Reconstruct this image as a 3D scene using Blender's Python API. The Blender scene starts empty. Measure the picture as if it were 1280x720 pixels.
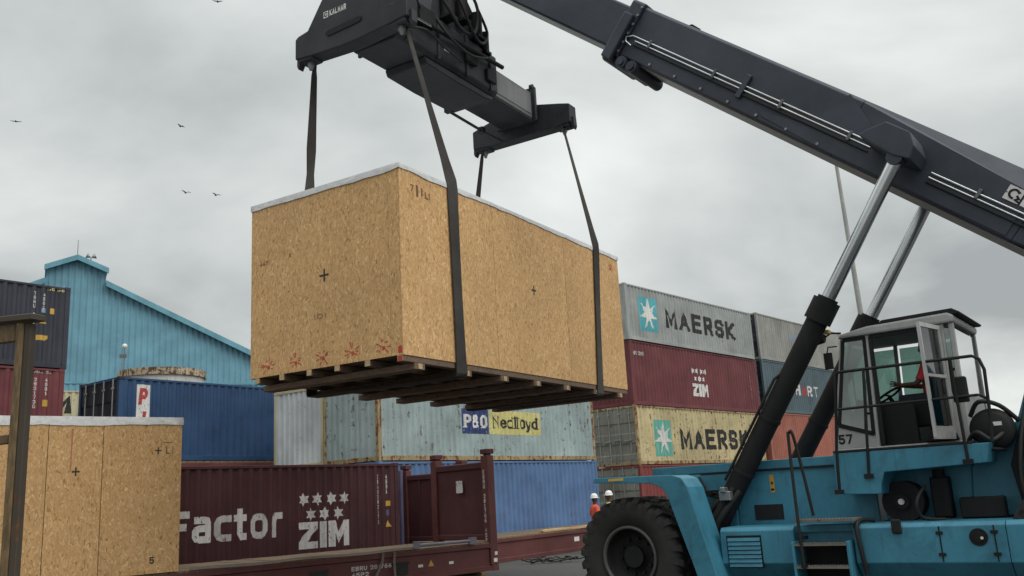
import bpy, bmesh, math, random
from mathutils import Vector, Matrix
random.seed(7)
scene = bpy.context.scene
col = scene.collection
R = math.radians

# ------------------------------------------------------------------ camera
EYE = 1.85
F_PX, PITCH, ROLL = 1130.0, R(13.0), R(3.24)
fw = Vector((0, math.cos(PITCH), math.sin(PITCH)))
u0 = Vector((0, -math.sin(PITCH), math.cos(PITCH)))
r0 = Vector((1, 0, 0))
rt = r0 * math.cos(ROLL) - u0 * math.sin(ROLL)
up = u0 * math.cos(ROLL) + r0 * math.sin(ROLL)
cd = bpy.data.cameras.new('camera')
cd.sensor_width = 36; cd.lens = F_PX / 1280 * 36; cd.clip_end = 3000; cd.clip_start = 0.1
cam = bpy.data.objects.new('camera', cd); col.objects.link(cam)
m = Matrix.Identity(4)
for i in range(3):
    m[i][0], m[i][1], m[i][2] = rt[i], up[i], -fw[i]
m[0][3], m[1][3], m[2][3] = 0, 0, EYE
cam.matrix_world = m
scene.camera = cam

# ------------------------------------------------------------------ sky, sun, exposure
SUN_EL, SUN_AZ = R(50), R(122)          # azimuth clockwise from +Y
world = bpy.data.worlds.new('World'); scene.world = world
world.use_nodes = True
nt = world.node_tree; nt.nodes.clear()
def N(tree, typ, **kw):
    n = tree.nodes.new(typ)
    for k, v in kw.items(): setattr(n, k, v)
    return n
out = N(nt, 'ShaderNodeOutputWorld'); bg = N(nt, 'ShaderNodeBackground')
bg.inputs['Strength'].default_value = 0.1
sky = N(nt, 'ShaderNodeTexSky', sky_type='NISHITA'); sky.sun_disc = False
sky.sun_elevation = SUN_EL; sky.sun_rotation = SUN_AZ; sky.dust_density = 3
tc = N(nt, 'ShaderNodeTexCoord')
sep = N(nt, 'ShaderNodeSeparateXYZ'); nt.links.new(tc.outputs['Generated'], sep.inputs[0])
def math_node(tree, op, a=None, b=None, c=None, clamp=False):
    n = N(tree, 'ShaderNodeMath', operation=op); n.use_clamp = clamp
    for i, v in enumerate((a, b, c)):
        if v is None: continue
        if isinstance(v, (int, float)): n.inputs[i].default_value = v
        else: tree.links.new(v, n.inputs[i])
    return n.outputs[0]
zc = math_node(nt, 'MAXIMUM', sep.outputs['Z'], 0.0)
den = math_node(nt, 'ADD', zc, 0.22)
px_ = math_node(nt, 'DIVIDE', sep.outputs['X'], den)
py_ = math_node(nt, 'DIVIDE', sep.outputs['Y'], den)
comb = N(nt, 'ShaderNodeCombineXYZ'); nt.links.new(px_, comb.inputs[0]); nt.links.new(py_, comb.inputs[1])
cl = N(nt, 'ShaderNodeTexNoise'); cl.inputs['Scale'].default_value = 0.75; cl.inputs['Detail'].default_value = 7
cl.inputs['Roughness'].default_value = 0.5; cl.inputs['Distortion'].default_value = 0.35
nt.links.new(comb.outputs[0], cl.inputs['Vector'])
cr = N(nt, 'ShaderNodeValToRGB')
cr.color_ramp.elements[0].position = 0.37; cr.color_ramp.elements[0].color = (3.75, 4.0, 4.0, 1)
cr.color_ramp.elements[1].position = 0.62; cr.color_ramp.elements[1].color = (8.3, 8.65, 8.4, 1)
nt.links.new(cl.outputs['Fac'], cr.inputs['Fac'])
# overcast sky brightens towards the zenith
cie = math_node(nt, 'MULTIPLY_ADD', math_node(nt, 'POWER', zc, 4.0), 2.4, 1.0)
mul = N(nt, 'ShaderNodeVectorMath', operation='SCALE')
nt.links.new(cr.outputs['Color'], mul.inputs[0]); nt.links.new(cie, mul.inputs['Scale'])
mx = N(nt, 'ShaderNodeMix', data_type='RGBA'); mx.inputs['Factor'].default_value = 0.94
nt.links.new(sky.outputs['Color'], mx.inputs['A']); nt.links.new(mul.outputs[0], mx.inputs['B'])
nt.links.new(mx.outputs['Result'], bg.inputs['Color']); nt.links.new(bg.outputs[0], out.inputs['Surface'])

sd = bpy.data.lights.new('sun', 'SUN'); sd.energy = 1.5; sd.angle = R(45); sd.color = (1, 0.97, 0.92)
sun = bpy.data.objects.new('sun', sd); col.objects.link(sun)
sdir = Vector((math.sin(SUN_AZ) * math.cos(SUN_EL), math.cos(SUN_AZ) * math.cos(SUN_EL), math.sin(SUN_EL)))
sun.rotation_euler = (-sdir).to_track_quat('-Z', 'Y').to_euler()
sun.location = (0, 0, 60)
scene.view_settings.view_transform = 'Standard'
scene.view_settings.look = 'None'
scene.view_settings.exposure = 0.1
scene.view_settings.gamma = 1.0
scene.view_settings.use_curve_mapping = False
scene.render.engine = 'CYCLES'
scene.cycles.max_bounces = 6
scene.cycles.transparent_max_bounces = 12

# ------------------------------------------------------------------ materials
MATS = {}
def mat_base(name):
    m = bpy.data.materials.new(name); m.use_nodes = True
    t = m.node_tree; b = t.nodes['Principled BSDF']
    return m, t, b
def mixc(t, fac, a, b, mode='MIX'):
    n = N(t, 'ShaderNodeMix', data_type='RGBA', blend_type=mode)
    for key, v in (('Factor', fac), ('A', a), ('B', b)):
        if isinstance(v, (int, float)): n.inputs[key].default_value = v
        elif isinstance(v, tuple): n.inputs[key].default_value = (*v[:3], 1)
        else: t.links.new(v, n.inputs[key])
    return n.outputs['Result']
def ramp(t, fac, p0, p1, c0=(0, 0, 0), c1=(1, 1, 1)):
    n = N(t, 'ShaderNodeValToRGB')
    n.color_ramp.elements[0].position = p0; n.color_ramp.elements[0].color = (*c0, 1)
    n.color_ramp.elements[1].position = p1; n.color_ramp.elements[1].color = (*c1, 1)
    t.links.new(fac, n.inputs['Fac']); return n.outputs['Color']
def noise(t, vec, scale, detail=4, rough=0.55, dist=0.0):
    n = N(t, 'ShaderNodeTexNoise'); n.inputs['Scale'].default_value = scale
    n.inputs['Detail'].default_value = detail; n.inputs['Roughness'].default_value = rough
    n.inputs['Distortion'].default_value = dist
    if vec is not None: t.links.new(vec, n.inputs['Vector'])
    return n.outputs['Fac']
def mapped(t, scale, rot=(0, 0, 0), coord='Object', rnd=True):
    c = N(t, 'ShaderNodeTexCoord'); mp = N(t, 'ShaderNodeMapping')
    mp.inputs['Scale'].default_value = scale; mp.inputs['Rotation'].default_value = rot
    t.links.new(c.outputs[coord], mp.inputs['Vector'])
    if rnd:
        oi = N(t, 'ShaderNodeObjectInfo'); cb = N(t, 'ShaderNodeCombineXYZ')
        k = math_node(t, 'MULTIPLY', oi.outputs['Random'], 50.0)
        for i in range(3): t.links.new(k, cb.inputs[i])
        t.links.new(cb.outputs[0], mp.inputs['Location'])
    return mp.outputs[0]
def paint(name, c, rough=0.5, rust=0.0, dirt=0.35, fade=0.15, spec=0.3, rustcol=(0.10, 0.035, 0.014), metallic=0.0, bump=0.15, chip=0.0, grime=0.0):
    """weathered paint: tone drift, vertical dirt streaks, rust patches and rust runs"""
    if name in MATS: return MATS[name]
    m, t, b = mat_base(name)
    v = mapped(t, (1, 1, 1)); vs = mapped(t, (7, 7, 0.45))
    big = noise(t, v, 0.7, 5, 0.6)
    st = noise(t, vs, 1.0, 5, 0.65)
    dark = tuple(x * (1 - fade) * 0.85 for x in c); light = tuple(min(1, x * (1 + fade) + 0.012 * fade * 6) for x in c)
    base = mixc(t, ramp(t, big, 0.3, 0.7), dark, light)
    dcol = tuple(0.35 * x + 0.03 for x in c)
    dm = math_node(t, 'MULTIPLY', ramp(t, st, 0.50, 0.78), dirt)
    base = mixc(t, dm, base, dcol)
    if rust > 0:
        sp = noise(t, v, 5.5, 6, 0.7)
        run = noise(t, mapped(t, (9, 9, 0.6)), 1.0, 4, 0.6)
        a = math_node(t, 'MULTIPLY_ADD', run, 0.45, math_node(t, 'MULTIPLY', sp, 0.62))
        lo = 0.66 - 0.14 * rust
        rm = ramp(t, a, lo, lo + 0.07)
        rc = mixc(t, ramp(t, noise(t, v, 18, 3), 0.35, 0.65), rustcol, tuple(min(1, x * 2.1) for x in rustcol))
        base = mixc(t, rm, base, rc)
        b_r = math_node(t, 'MULTIPLY_ADD', rm, 0.4, rough, clamp=True)
        t.links.new(b_r, b.inputs['Roughness'])
    else:
        rr = math_node(t, 'MULTIPLY_ADD', big, 0.25, rough - 0.12, clamp=True)
        t.links.new(rr, b.inputs['Roughness'])
    if grime > 0:
        g1 = noise(t, v, 2.3, 7, 0.72, 0.6); g2 = noise(t, mapped(t, (14, 14, 1.1)), 1.0, 5, 0.7)
        base = mixc(t, math_node(t, 'MULTIPLY', ramp(t, g1, 0.50, 0.72), grime), base, tuple(0.22 * x + 0.012 for x in c))
        base = mixc(t, math_node(t, 'MULTIPLY', ramp(t, g2, 0.60, 0.70), grime * 0.8), base, tuple(0.30 * x + 0.010 for x in c))
        sc = noise(t, mapped(t, (2.0, 2.0, 26), (0.35, 0.3, 0)), 1.0, 3, 0.6)
        base = mixc(t, math_node(t, 'MULTIPLY', ramp(t, sc, 0.70, 0.74), grime * 0.6), base, tuple(min(1, 0.6 * x + 0.10) for x in c))
    if chip > 0:
        cn = noise(t, mapped(t, (1, 1, .5)), 16, 5, 0.75)
        cm = ramp(t, cn, 0.62 - 0.13 * chip, 0.65 - 0.13 * chip)
        tb_ = N(t, 'ShaderNodeBsdfTransparent'); ms_ = N(t, 'ShaderNodeMixShader'); mo = t.nodes['Material Output']
        t.links.new(cm, ms_.inputs[0]); t.links.new(b.outputs[0], ms_.inputs[1]); t.links.new(tb_.outputs[0], ms_.inputs[2]); t.links.new(ms_.outputs[0], mo.inputs['Surface'])
    t.links.new(base, b.inputs['Base Color'])
    b.inputs['Metallic'].default_value = metallic
    b.inputs['Specular IOR Level'].default_value = spec
    if bump:
        bp = N(t, 'ShaderNodeBump'); bp.inputs['Strength'].default_value = bump; bp.inputs['Distance'].default_value = 0.02
        bp2 = N(t, 'ShaderNodeBump'); bp2.inputs['Strength'].default_value = 0.35; bp2.inputs['Distance'].default_value = 0.06
        t.links.new(noise(t, v, 1.1, 2, 0.5), bp2.inputs['Height']); t.links.new(bp2.outputs[0], bp.inputs['Normal'])
        t.links.new(noise(t, v, 3.0, 5), bp.inputs['Height']); t.links.new(bp.outputs[0], b.inputs['Normal'])
    MATS[name] = m; return m
def osb(name, tint=1.0, vary=0.0):
    m, t, b = mat_base(name)
    def layer(scale, rot, dist):
        v = mapped(t, (1, 1, 1), rot)
        n = N(t, 'ShaderNodeTexNoise'); n.inputs['Scale'].default_value = 9; n.inputs['Detail'].default_value = 2
        t.links.new(v, n.inputs['Vector'])
        s1 = N(t, 'ShaderNodeVectorMath', operation='SCALE'); s1.inputs['Scale'].default_value = dist
        t.links.new(n.outputs['Color'], s1.inputs[0])
        ad = N(t, 'ShaderNodeVectorMath', operation='ADD'); t.links.new(v, ad.inputs[0]); t.links.new(s1.outputs[0], ad.inputs[1])
        ml = N(t, 'ShaderNodeVectorMath', operation='MULTIPLY'); ml.inputs[1].default_value = scale
        t.links.new(ad.outputs[0], ml.inputs[0])
        vo = N(t, 'ShaderNodeTexVoronoi'); vo.inputs['Scale'].default_value = 1.0
        t.links.new(ml.outputs[0], vo.inputs['Vector'])
        s = N(t, 'ShaderNodeSeparateColor'); t.links.new(vo.outputs['Color'], s.inputs[0])
        return s.outputs[0], s.outputs[1], vo.outputs['Distance']
    a1, a2, ad = layer((50, 50, 8.5), (0, 0, 0), 0.045)
    b1, b2, bd = layer((44, 44, 8.5), (0.4, 0.45, 0.2), 0.05)
    c1, c2, cd_ = layer((46, 46, 8.5), (-0.45, -0.4, 0.4), 0.05)
    def tan(f):
        n = N(t, 'ShaderNodeValToRGB'); e = n.color_ramp.elements
        cs = [(0.0, (0.33, 0.175, 0.068)), (0.08, (0.51, 0.296, 0.126)), (0.5, (0.61, 0.366, 0.160)), (0.9, (0.69, 0.432, 0.202)), (1.0, (0.80, 0.56, 0.31))]
        e[0].position, e[0].color = cs[0][0], (*[x * tint for x in cs[0][1]], 1)
        e[1].position, e[1].color = cs[-1][0], (*[x * tint for x in cs[-1][1]], 1)
        for p, c in cs[1:-1]:
            k = e.new(p); k.color = (*[x * tint for x in c], 1)
        t.links.new(f, n.inputs['Fac']); return n.outputs['Color']
    c = mixc(t, ramp(t, b2, 0.52, 0.56), tan(a1), tan(b1))
    c = mixc(t, ramp(t, c2, 0.66, 0.70), c, tan(c1))
    v = mapped(t, (1, 1, 1))
    wear = noise(t, v, 1.1, 5, 0.6)
    c = mixc(t, math_node(t, 'MULTIPLY', ramp(t, wear, 0.40, 0.8), 0.38), c, (0.34 * tint, 0.20 * tint, 0.085 * tint))
    oi = N(t, 'ShaderNodeObjectInfo')
    k = math_node(t, 'MULTIPLY_ADD', oi.outputs['Random'], 0.14, 0.91)
    sc = N(t, 'ShaderNodeVectorMath', operation='SCALE'); t.links.new(c, sc.inputs[0]); t.links.new(k, sc.inputs['Scale'])
    t.links.new(sc.outputs[0], b.inputs['Base Color'])
    b.inputs['Roughness'].default_value = 0.72; b.inputs['Specular IOR Level'].default_value = 0.3
    bp = N(t, 'ShaderNodeBump'); bp.inputs['Strength'].default_value = 0.35; bp.inputs['Distance'].default_value = 0.006
    t.links.new(a1, bp.inputs['Height']); t.links.new(bp.outputs[0], b.inputs['Normal'])
    MATS[name] = m; return m
def wood(name, c, scale=(1, 1, 1)):
    m, t, b = mat_base(name)
    v = mapped(t, scale)
    g = noise(t, v, 9, 6, 0.65, 0.4); big = noise(t, mapped(t, (1, 1, 1)), 1.3, 3)
    d = mixc(t, ramp(t, g, 0.35, 0.68), tuple(x * 0.5 for x in c), tuple(min(1, x * 1.25) for x in c))
    d = mixc(t, math_node(t, 'MULTIPLY', ramp(t, big, 0.5, 0.75), 0.4), d, tuple(0.3 * x + 0.02 for x in c))
    t.links.new(d, b.inputs['Base Color']); b.inputs['Roughness'].default_value = 0.8
    bp = N(t, 'ShaderNodeBump'); bp.inputs['Strength'].default_value = 0.3; bp.inputs['Distance'].default_value = 0.01
    t.links.new(g, bp.inputs['Height']); t.links.new(bp.outputs[0], b.inputs['Normal'])
    MATS[name] = m; return m
def glass(name, tint=(0.55, 0.66, 0.62), gloss=0.14):
    m = bpy.data.materials.new(name); m.use_nodes = True; t = m.node_tree; t.nodes.clear()
    o = N(t, 'ShaderNodeOutputMaterial'); mixs = N(t, 'ShaderNodeMixShader'); tr = N(t, 'ShaderNodeBsdfTransparent'); gl = N(t, 'ShaderNodeBsdfGlossy')
    tr.inputs['Color'].default_value = (*tint, 1); gl.inputs['Roughness'].default_value = 0.04
    fr = N(t, 'ShaderNodeFresnel'); fr.inputs['IOR'].default_value = 1.45
    f = math_node(t, 'ADD', fr.outputs[0], gloss - 0.04, clamp=True)
    t.links.new(f, mixs.inputs[0]); t.links.new(tr.outputs[0], mixs.inputs[1]); t.links.new(gl.outputs[0], mixs.inputs[2])
    t.links.new(mixs.outputs[0], o.inputs['Surface'])
    MATS[name] = m; return m
def asphalt():
    m, t, b = mat_base('asphalt')
    v = mapped(t, (1, 1, 1), rnd=False)
    g = noise(t, v, 60, 3); big = noise(t, v, 0.25, 6, 0.6, 0.6); mid = noise(t, v, 1.6, 5, 0.65)
    c = mixc(t, ramp(t, big, 0.35, 0.65), (0.034, 0.0335, 0.032), (0.062, 0.060, 0.057))
    c = mixc(t, math_node(t, 'MULTIPLY', ramp(t, mid, 0.5, 0.7), 0.5), c, (0.022, 0.0215, 0.021))
    c = mixc(t, math_node(t, 'MULTIPLY', g, 0.35), c, (0.085, 0.082, 0.078))
    t.links.new(c, b.inputs['Base Color'])
    t.links.new(math_node(t, 'MULTIPLY_ADD', big, 0.3, 0.6, clamp=True), b.inputs['Roughness'])
    bp = N(t, 'ShaderNodeBump'); bp.inputs['Strength'].default_value = 0.5; bp.inputs['Distance'].default_value = 0.01
    t.links.new(g, bp.inputs['Height']); t.links.new(bp.outputs[0], b.inputs['Normal'])
    return m

# ------------------------------------------------------------------ mesh builder
class MB:
    def __init__(s): s.v = []; s.f = []; s.sm = []
    def add(s, vs, fs, smooth=False):
        o = len(s.v); s.v += [tuple(p) for p in vs]
        for f in fs: s.f.append(tuple(i + o for i in f)); s.sm.append(smooth)
        return s
    def box(s, x0, x1, y0, y1, z0, z1):
        return s.add([(x, y, z) for x in (x0, x1) for y in (y0, y1) for z in (z0, z1)],
                     [(0, 1, 3, 2), (4, 6, 7, 5), (0, 4, 5, 1), (2, 3, 7, 6), (0, 2, 6, 4), (1, 5, 7, 3)])
    def prism(s, poly, axis, a, b):
        n = len(poly)
        def mk(p, t):
            return {'x': (t, p[0], p[1]), 'y': (p[0], t, p[1]), 'z': (p[0], p[1], t)}[axis]
        vs = [mk(p, a) for p in poly] + [mk(p, b) for p in poly]
        return s.add(vs, [tuple(range(n)), tuple(range(2 * n - 1, n - 1, -1))] + [(i, (i + 1) % n, n + (i + 1) % n, n + i) for i in range(n)])
    def frame(s, d):
        d = Vector(d).normalized(); a = Vector((0, 0, 1)) if abs(d.z) < 0.9 else Vector((1, 0, 0))
        x = d.cross(a).normalized(); return x, d.cross(x).normalized()
    def cyl(s, p0, p1, r0, r1=None, n=14, caps=True):
        r1 = r0 if r1 is None else r1
        p0, p1 = Vector(p0), Vector(p1); x, y = s.frame(p1 - p0); vs = []
        for p, r in ((p0, r0), (p1, r1)):
            for i in range(n):
                a = 2 * math.pi * i / n; vs.append(p + x * math.cos(a) * r + y * math.sin(a) * r)
        s.add(vs, [(i, (i + 1) % n, n + (i + 1) % n, n + i) for i in range(n)], True)
        if caps:
            s.add(vs[:n], [tuple(range(n))]); s.add(vs[n:], [tuple(range(n))])
        return s
    def tube(s, path, r, n=8, caps=True):
        pts = [Vector(p) for p in path]; rings = []; vs = []
        x = None
        for i, p in enumerate(pts):
            d = (pts[min(i + 1, len(pts) - 1)] - pts[max(i - 1, 0)]).normalized()
            if x is None: x, _ = s.frame(d)
            x = (x - d * x.dot(d)).normalized(); y = d.cross(x)
            rr = r[i] if isinstance(r, (list, tuple)) else r
            vs += [p + x * math.cos(2 * math.pi * k / n) * rr + y * math.sin(2 * math.pi * k / n) * rr for k in range(n)]
        fs = [(j * n + k, j * n + (k + 1) % n, (j + 1) * n + (k + 1) % n, (j + 1) * n + k) for j in range(len(pts) - 1) for k in range(n)]
        s.add(vs, fs, True)
        if caps: s.add(vs[:n], [tuple(range(n))]); s.add(vs[-n:], [tuple(range(n))])
        return s
    def lathe(s, prof, c, axis, n=32, smooth=True):
        c = Vector(c); ax = Vector(axis).normalized(); x, y = s.frame(ax); vs = []; k = len(prof)
        for i in range(n):
            a = 2 * math.pi * i / n
            for r, t in prof: vs.append(c + ax * t + (x * math.cos(a) + y * math.sin(a)) * r)
        fs = [(i * k + j, ((i + 1) % n) * k + j, ((i + 1) % n) * k + j + 1, i * k + j + 1) for i in range(n) for j in range(k - 1)]
        return s.add(vs, fs, smooth)
    def beam(s, p0, p1, w, h):
        """rectangular bar from p0 to p1; w sideways, h in the vertical plane"""
        p0, p1 = Vector(p0), Vector(p1); d = (p1 - p0).normalized()
        up_ = Vector((0, 0, 1)) if abs(d.z) < 0.97 else Vector((1, 0, 0))
        x = d.cross(up_).normalized() * (w / 2); y = x.cross(d).normalized() * (h / 2)
        vs = [p + sx * x + sy * y for p in (p0, p1) for sx, sy in ((-1, -1), (1, -1), (1, 1), (-1, 1))]
        return s.add(vs, [(0, 1, 2, 3), (7, 6, 5, 4), (0, 4, 5, 1), (1, 5, 6, 2), (2, 6, 7, 3), (3, 7, 4, 0)])
    def mesh(s, name, bevel=0, seg=1):
        me = bpy.data.meshes.new(name); me.from_pydata([tuple(v) for v in s.v], [], s.f)
        me.polygons.foreach_set('use_smooth', s.sm)
        bm = bmesh.new(); bm.from_mesh(me)
        bmesh.ops.recalc_face_normals(bm, faces=bm.faces)
        if bevel:
            es = [e for e in bm.edges if len(e.link_faces) == 2 and e.calc_face_angle(0) > 0.6]
            if es: bmesh.ops.bevel(bm, geom=es, offset=bevel, segments=seg, affect='EDGES', clamp_overlap=True, profile=0.6)
        bm.to_mesh(me); bm.free()
        return me
def link(name, me, mat, parent=None, loc=None):
    o = bpy.data.objects.new(name, me); col.objects.link(o)
    if mat is not None and not me.materials: me.materials.append(mat)
    if parent is not None: o.parent = parent
    if loc is not None: o.location = loc
    return o
def build(name, mb, mat, parent=None, bevel=0, seg=1, loc=None):
    return link(name, mb.mesh(name, bevel, seg), mat, parent, loc)
def tag(o, label=None, cat=None, group=None, kind=None):
    if label: o['label'] = label
    if cat: o['category'] = cat
    if group: o['group'] = group
    if kind: o['kind'] = kind
    return o
def thing(name, label, cat, loc=(0, 0, 0), rz=0, group=None):
    o = bpy.data.objects.new(name, None); col.objects.link(o); o.empty_display_size = 0.3
    o.location = loc; o.rotation_euler = (0, 0, rz)
    return tag(o, label, cat, group)
def head(h): return R(90 - h)           # heading clockwise from +Y -> rotation about z
def along(x, y, h, u=0, v=0):
    a = R(h); return (x + math.sin(a) * u - math.cos(a) * v, y + math.cos(a) * u + math.sin(a) * v)

# ------------------------------------------------------------------ lettering (stroke font)
def arc(cx, cy, rx, ry, a0, a1, n=7):
    return [(cx + rx * math.cos(R(a0 + (a1 - a0) * i / n)), cy + ry * math.sin(R(a0 + (a1 - a0) * i / n))) for i in range(n + 1)]
RO = [(0.25, 0), (0.75, 0), (1, .2), (1, .8), (.75, 1), (.25, 1), (0, .8), (0, .2), (.25, 0)]
G = {
 'A': [[(0, 0), (.5, 1), (1, 0)], [(.2, .32), (.8, .32)]], 'B': [[(0, 0), (0, 1), (.8, 1), (1, .78), (.75, .53), (0, .53)], [(.75, .53), (1, .27), (.8, 0), (0, 0)]],
 'C': [[(1, .2), (.75, 0), (.25, 0), (0, .2), (0, .8), (.25, 1), (.75, 1), (1, .8)]], 'D': [[(0, 0), (0, 1), (.7, 1), (1, .75), (1, .25), (.7, 0), (0, 0)]],
 'E': [[(1, 0), (0, 0), (0, 1), (1, 1)], [(0, .52), (.85, .52)]], 'F': [[(0, 0), (0, 1), (1, 1)], [(0, .52), (.85, .52)]],
 'G': [[(1, .8), (.75, 1), (.25, 1), (0, .8), (0, .2), (.25, 0), (.8, 0), (1, .2), (1, .48), (.6, .48)]], 'H': [[(0, 0), (0, 1)], [(1, 0), (1, 1)], [(0, .5), (1, .5)]],
 'I': [[(.5, 0), (.5, 1)]], 'K': [[(0, 0), (0, 1)], [(1, 1), (.12, .46), (1, 0)]], 'L': [[(0, 1), (0, 0), (1, 0)]],
 'M': [[(0, 0), (0, 1), (.5, .2), (1, 1), (1, 0)]], 'N': [[(0, 0), (0, 1), (1, 0), (1, 1)]], 'O': [RO],
 'P': [[(0, 0), (0, 1), (.8, 1), (1, .85), (1, .6), (.8, .45), (0, .45)]], 'R': [[(0, 0), (0, 1), (.8, 1), (1, .85), (1, .62), (.8, .47), (0, .47)], [(.55, .47), (1, 0)]],
 'S': [[(0, .17), (.22, 0), (.78, 0), (1, .17), (1, .35), (.78, .5), (.22, .5), (0, .65), (0, .83), (.22, 1), (.78, 1), (1, .83)]], 'T': [[(.5, 0), (.5, 1)], [(0, 1), (1, 1)]],
 'U': [[(0, 1), (0, .2), (.25, 0), (.75, 0), (1, .2), (1, 1)]], 'W': [[(0, 1), (.25, 0), (.5, .8), (.75, 0), (1, 1)]], 'X': [[(0, 0), (1, 1)], [(0, 1), (1, 0)]],
 'Z': [[(0, 1), (1, 1), (0, 0), (1, 0)]], '&': [[(1, .05), (.25, .75), (.3, .95), (.5, 1), (.68, .88), (.62, .7), (.1, .4), (0, .2), (.2, 0), (.55, 0), (.95, .4)]],
 '0': [RO], '1': [[(.2, .8), (.5, 1), (.5, 0)]], '2': [[(0, .8), (.25, 1), (.75, 1), (1, .8), (1, .6), (0, 0), (1, 0)]], '3': [[(0, .85), (.2, 1), (.8, 1), (1, .8), (.75, .53), (.4, .53)], [(.75, .53), (1, .25), (.8, 0), (.2, 0), (0, .15)]],
 '4': [[(.7, 0), (.7, 1), (0, .3), (1, .3)]], '5': [[(1, 1), (.08, 1), (.03, .55), (.7, .6), (1, .42), (1, .18), (.75, 0), (.2, 0), (0, .14)]], '6': [[(.9, 1), (.3, .9), (0, .5), (0, .2), (.25, 0), (.75, 0), (1, .2), (1, .4), (.75, .55), (.2, .55)]],
 '7': [[(0, 1), (1, 1), (.35, 0)]], '8': [RO, [(0, .52), (1, .52)]], '9': [[(.1, 0), (.7, .1), (1, .5), (1, .8), (.75, 1), (.25, 1), (0, .8), (0, .6), (.25, .45), (.9, .45)]],
 'a': [[(.12, .76), (.68, .76), (.88, .73), (1, .60), (1, 0)], [(1, 0), (.28, 0), (.08, .04), (0, .13), (0, .30), (.08, .39), (.28, .43), (1, .43)]],
 'c': [[(1, 0), (.4, 0), (.14, .05), (0, .2), (0, .56), (.14, .71), (.4, .76), (1, .76)]], 't': [[(.4, 1), (.4, .14), (.6, 0), (1, 0)], [(0, .76), (1, .76)]],
 'o': [[(.36, 0), (.64, 0), (.88, .06), (1, .2), (1, .56), (.88, .70), (.64, .76), (.36, .76), (.12, .70), (0, .56), (0, .2), (.12, .06), (.36, 0)]], 'r': [[(.1, 0), (.1, .5), (.2, .67), (.45, .76), (1, .76)]],
 'e': [[(1, .12), (.72, 0), (.28, 0), (0, .18), (0, .5), (.28, .68), (.72, .68), (1, .5), (1, .36), (0, .36)]],
 'd': [[(1, 0), (1, 1)], [(1, .1), (.7, 0), (.28, 0), (0, .16), (0, .5), (.28, .66), (.7, .66), (1, .56)]], 'l': [[(.5, 0), (.5, 1)]],
 'y': [[(0, .68), (.5, 0)], [(1, .68), (.35, -.3), (0, -.3)]], '-': [[(0, .5), (1, .5)]],
}
def stroke(poly, t):
    pts = [Vector(p) for p in poly]; closed = (pts[0] - pts[-1]).length < 1e-6
    if closed: pts = pts[:-1]
    n = len(pts); offs = []
    if not closed:
        pts[0] = pts[0] + (pts[0] - pts[1]).normalized() * (t / 2); pts[-1] = pts[-1] + (pts[-1] - pts[-2]).normalized() * (t / 2)
    for i in range(n):
        a = pts[i] - pts[i - 1] if (i > 0 or closed) else pts[1] - pts[0]
        b = pts[(i + 1) % n] - pts[i] if (i < n - 1 or closed) else pts[-1] - pts[-2]
        a, b = a.normalized(), b.normalized()
        na, nb = Vector((-a.y, a.x)), Vector((-b.y, b.x)); mm = na + nb
        mm = mm.normalized() if mm.length > 1e-4 else na
        k = min(1.0 / max(0.2, mm.dot(na)), 1.7); offs.append(mm * (k * t / 2))
    q = []
    for i in range(n if closed else n - 1):
        j = (i + 1) % n
        q.append([tuple(pts[i] + offs[i]), tuple(pts[i] - offs[i]), tuple(pts[j] - offs[j]), tuple(pts[j] + offs[j])])
    return q
WID = {'I': .32, 'M': 1.12, 'W': 1.2, 'l': .3, '1': .5, 't': .62, 'r': .62, 'a': .84, 'c': .78, 'o': .88, '-': .6, 'O': 1.0, 'y': .9}
def text2d(s, x, z, h, width=None, t=0.17, gap=0.16, wk=0.72, serif=False, slant=0.0):
    """polygons of a line of text; lower left at (x, z), capital height h, optional total width"""
    tot = sum((WID.get(c, 1.0) * wk if c != ' ' else .4) for c in s) + gap * (len(s) - 1)
    sx = (width / (tot * h)) if width else 1.0
    polys = []; cx = 0.0; th = t
    for c in s:
        w = WID.get(c, 1.0) * wk if c != ' ' else .4
        if c != ' ':
            for pl in G[c]:
                mapped_ = [((th / 2 + p[0] * max(w - th, 0.0)) if w > th else w / 2, th / 2 + p[1] * (1 - th)) for p in pl]
                for q in stroke(mapped_, th): polys.append([(x + ((a + slant * b) + cx) * h * sx, z + b * h) for a, b in q])
                if serif:
                    for (a, b) in (mapped_[0], mapped_[-1]):
                        if abs(b - th / 2) < .02 or b > 0.6:
                            e = th * 1.05
                            polys.append([(x + (cx + aa) * h * sx, z + bb * h) for aa, bb in ((a - e, b - .5 * th), (a + e, b - .5 * th), (a + e, b - .12 * th), (a - e, b - .12 * th))])
        cx += w + gap
    return polys
def zim2d(x, z, h, w):
    a = w * .36; m0 = x + w * .585; m1 = x + w; t_ = h * .26; sw = w * .125
    ps = [[(x, z + h - t_), (x + a, z + h - t_), (x + a, z + h), (x, z + h)], [(x, z), (x + a, z), (x + a, z + t_), (x, z + t_)],
          [(x, z + t_), (x + a * .45, z + t_), (x + a, z + h - t_), (x + a * .55, z + h - t_)], [(x + w * .42, z), (x + w * .535, z), (x + w * .535, z + h), (x + w * .42, z + h)]]
    mc = (m0 + m1) / 2
    ps += [[(m0, z), (m0 + sw, z), (m0 + sw, z + h), (m0, z + h)], [(m1 - sw, z), (m1, z), (m1, z + h), (m1 - sw, z + h)],
           [(m0 + sw, z + h), (m0 + sw, z + h * .52), (mc, z + h * .12), (mc, z + h * .55)], [(m1 - sw, z + h), (mc, z + h * .55), (mc, z + h * .12), (m1 - sw, z + h * .52)]]
    return ps
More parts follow.
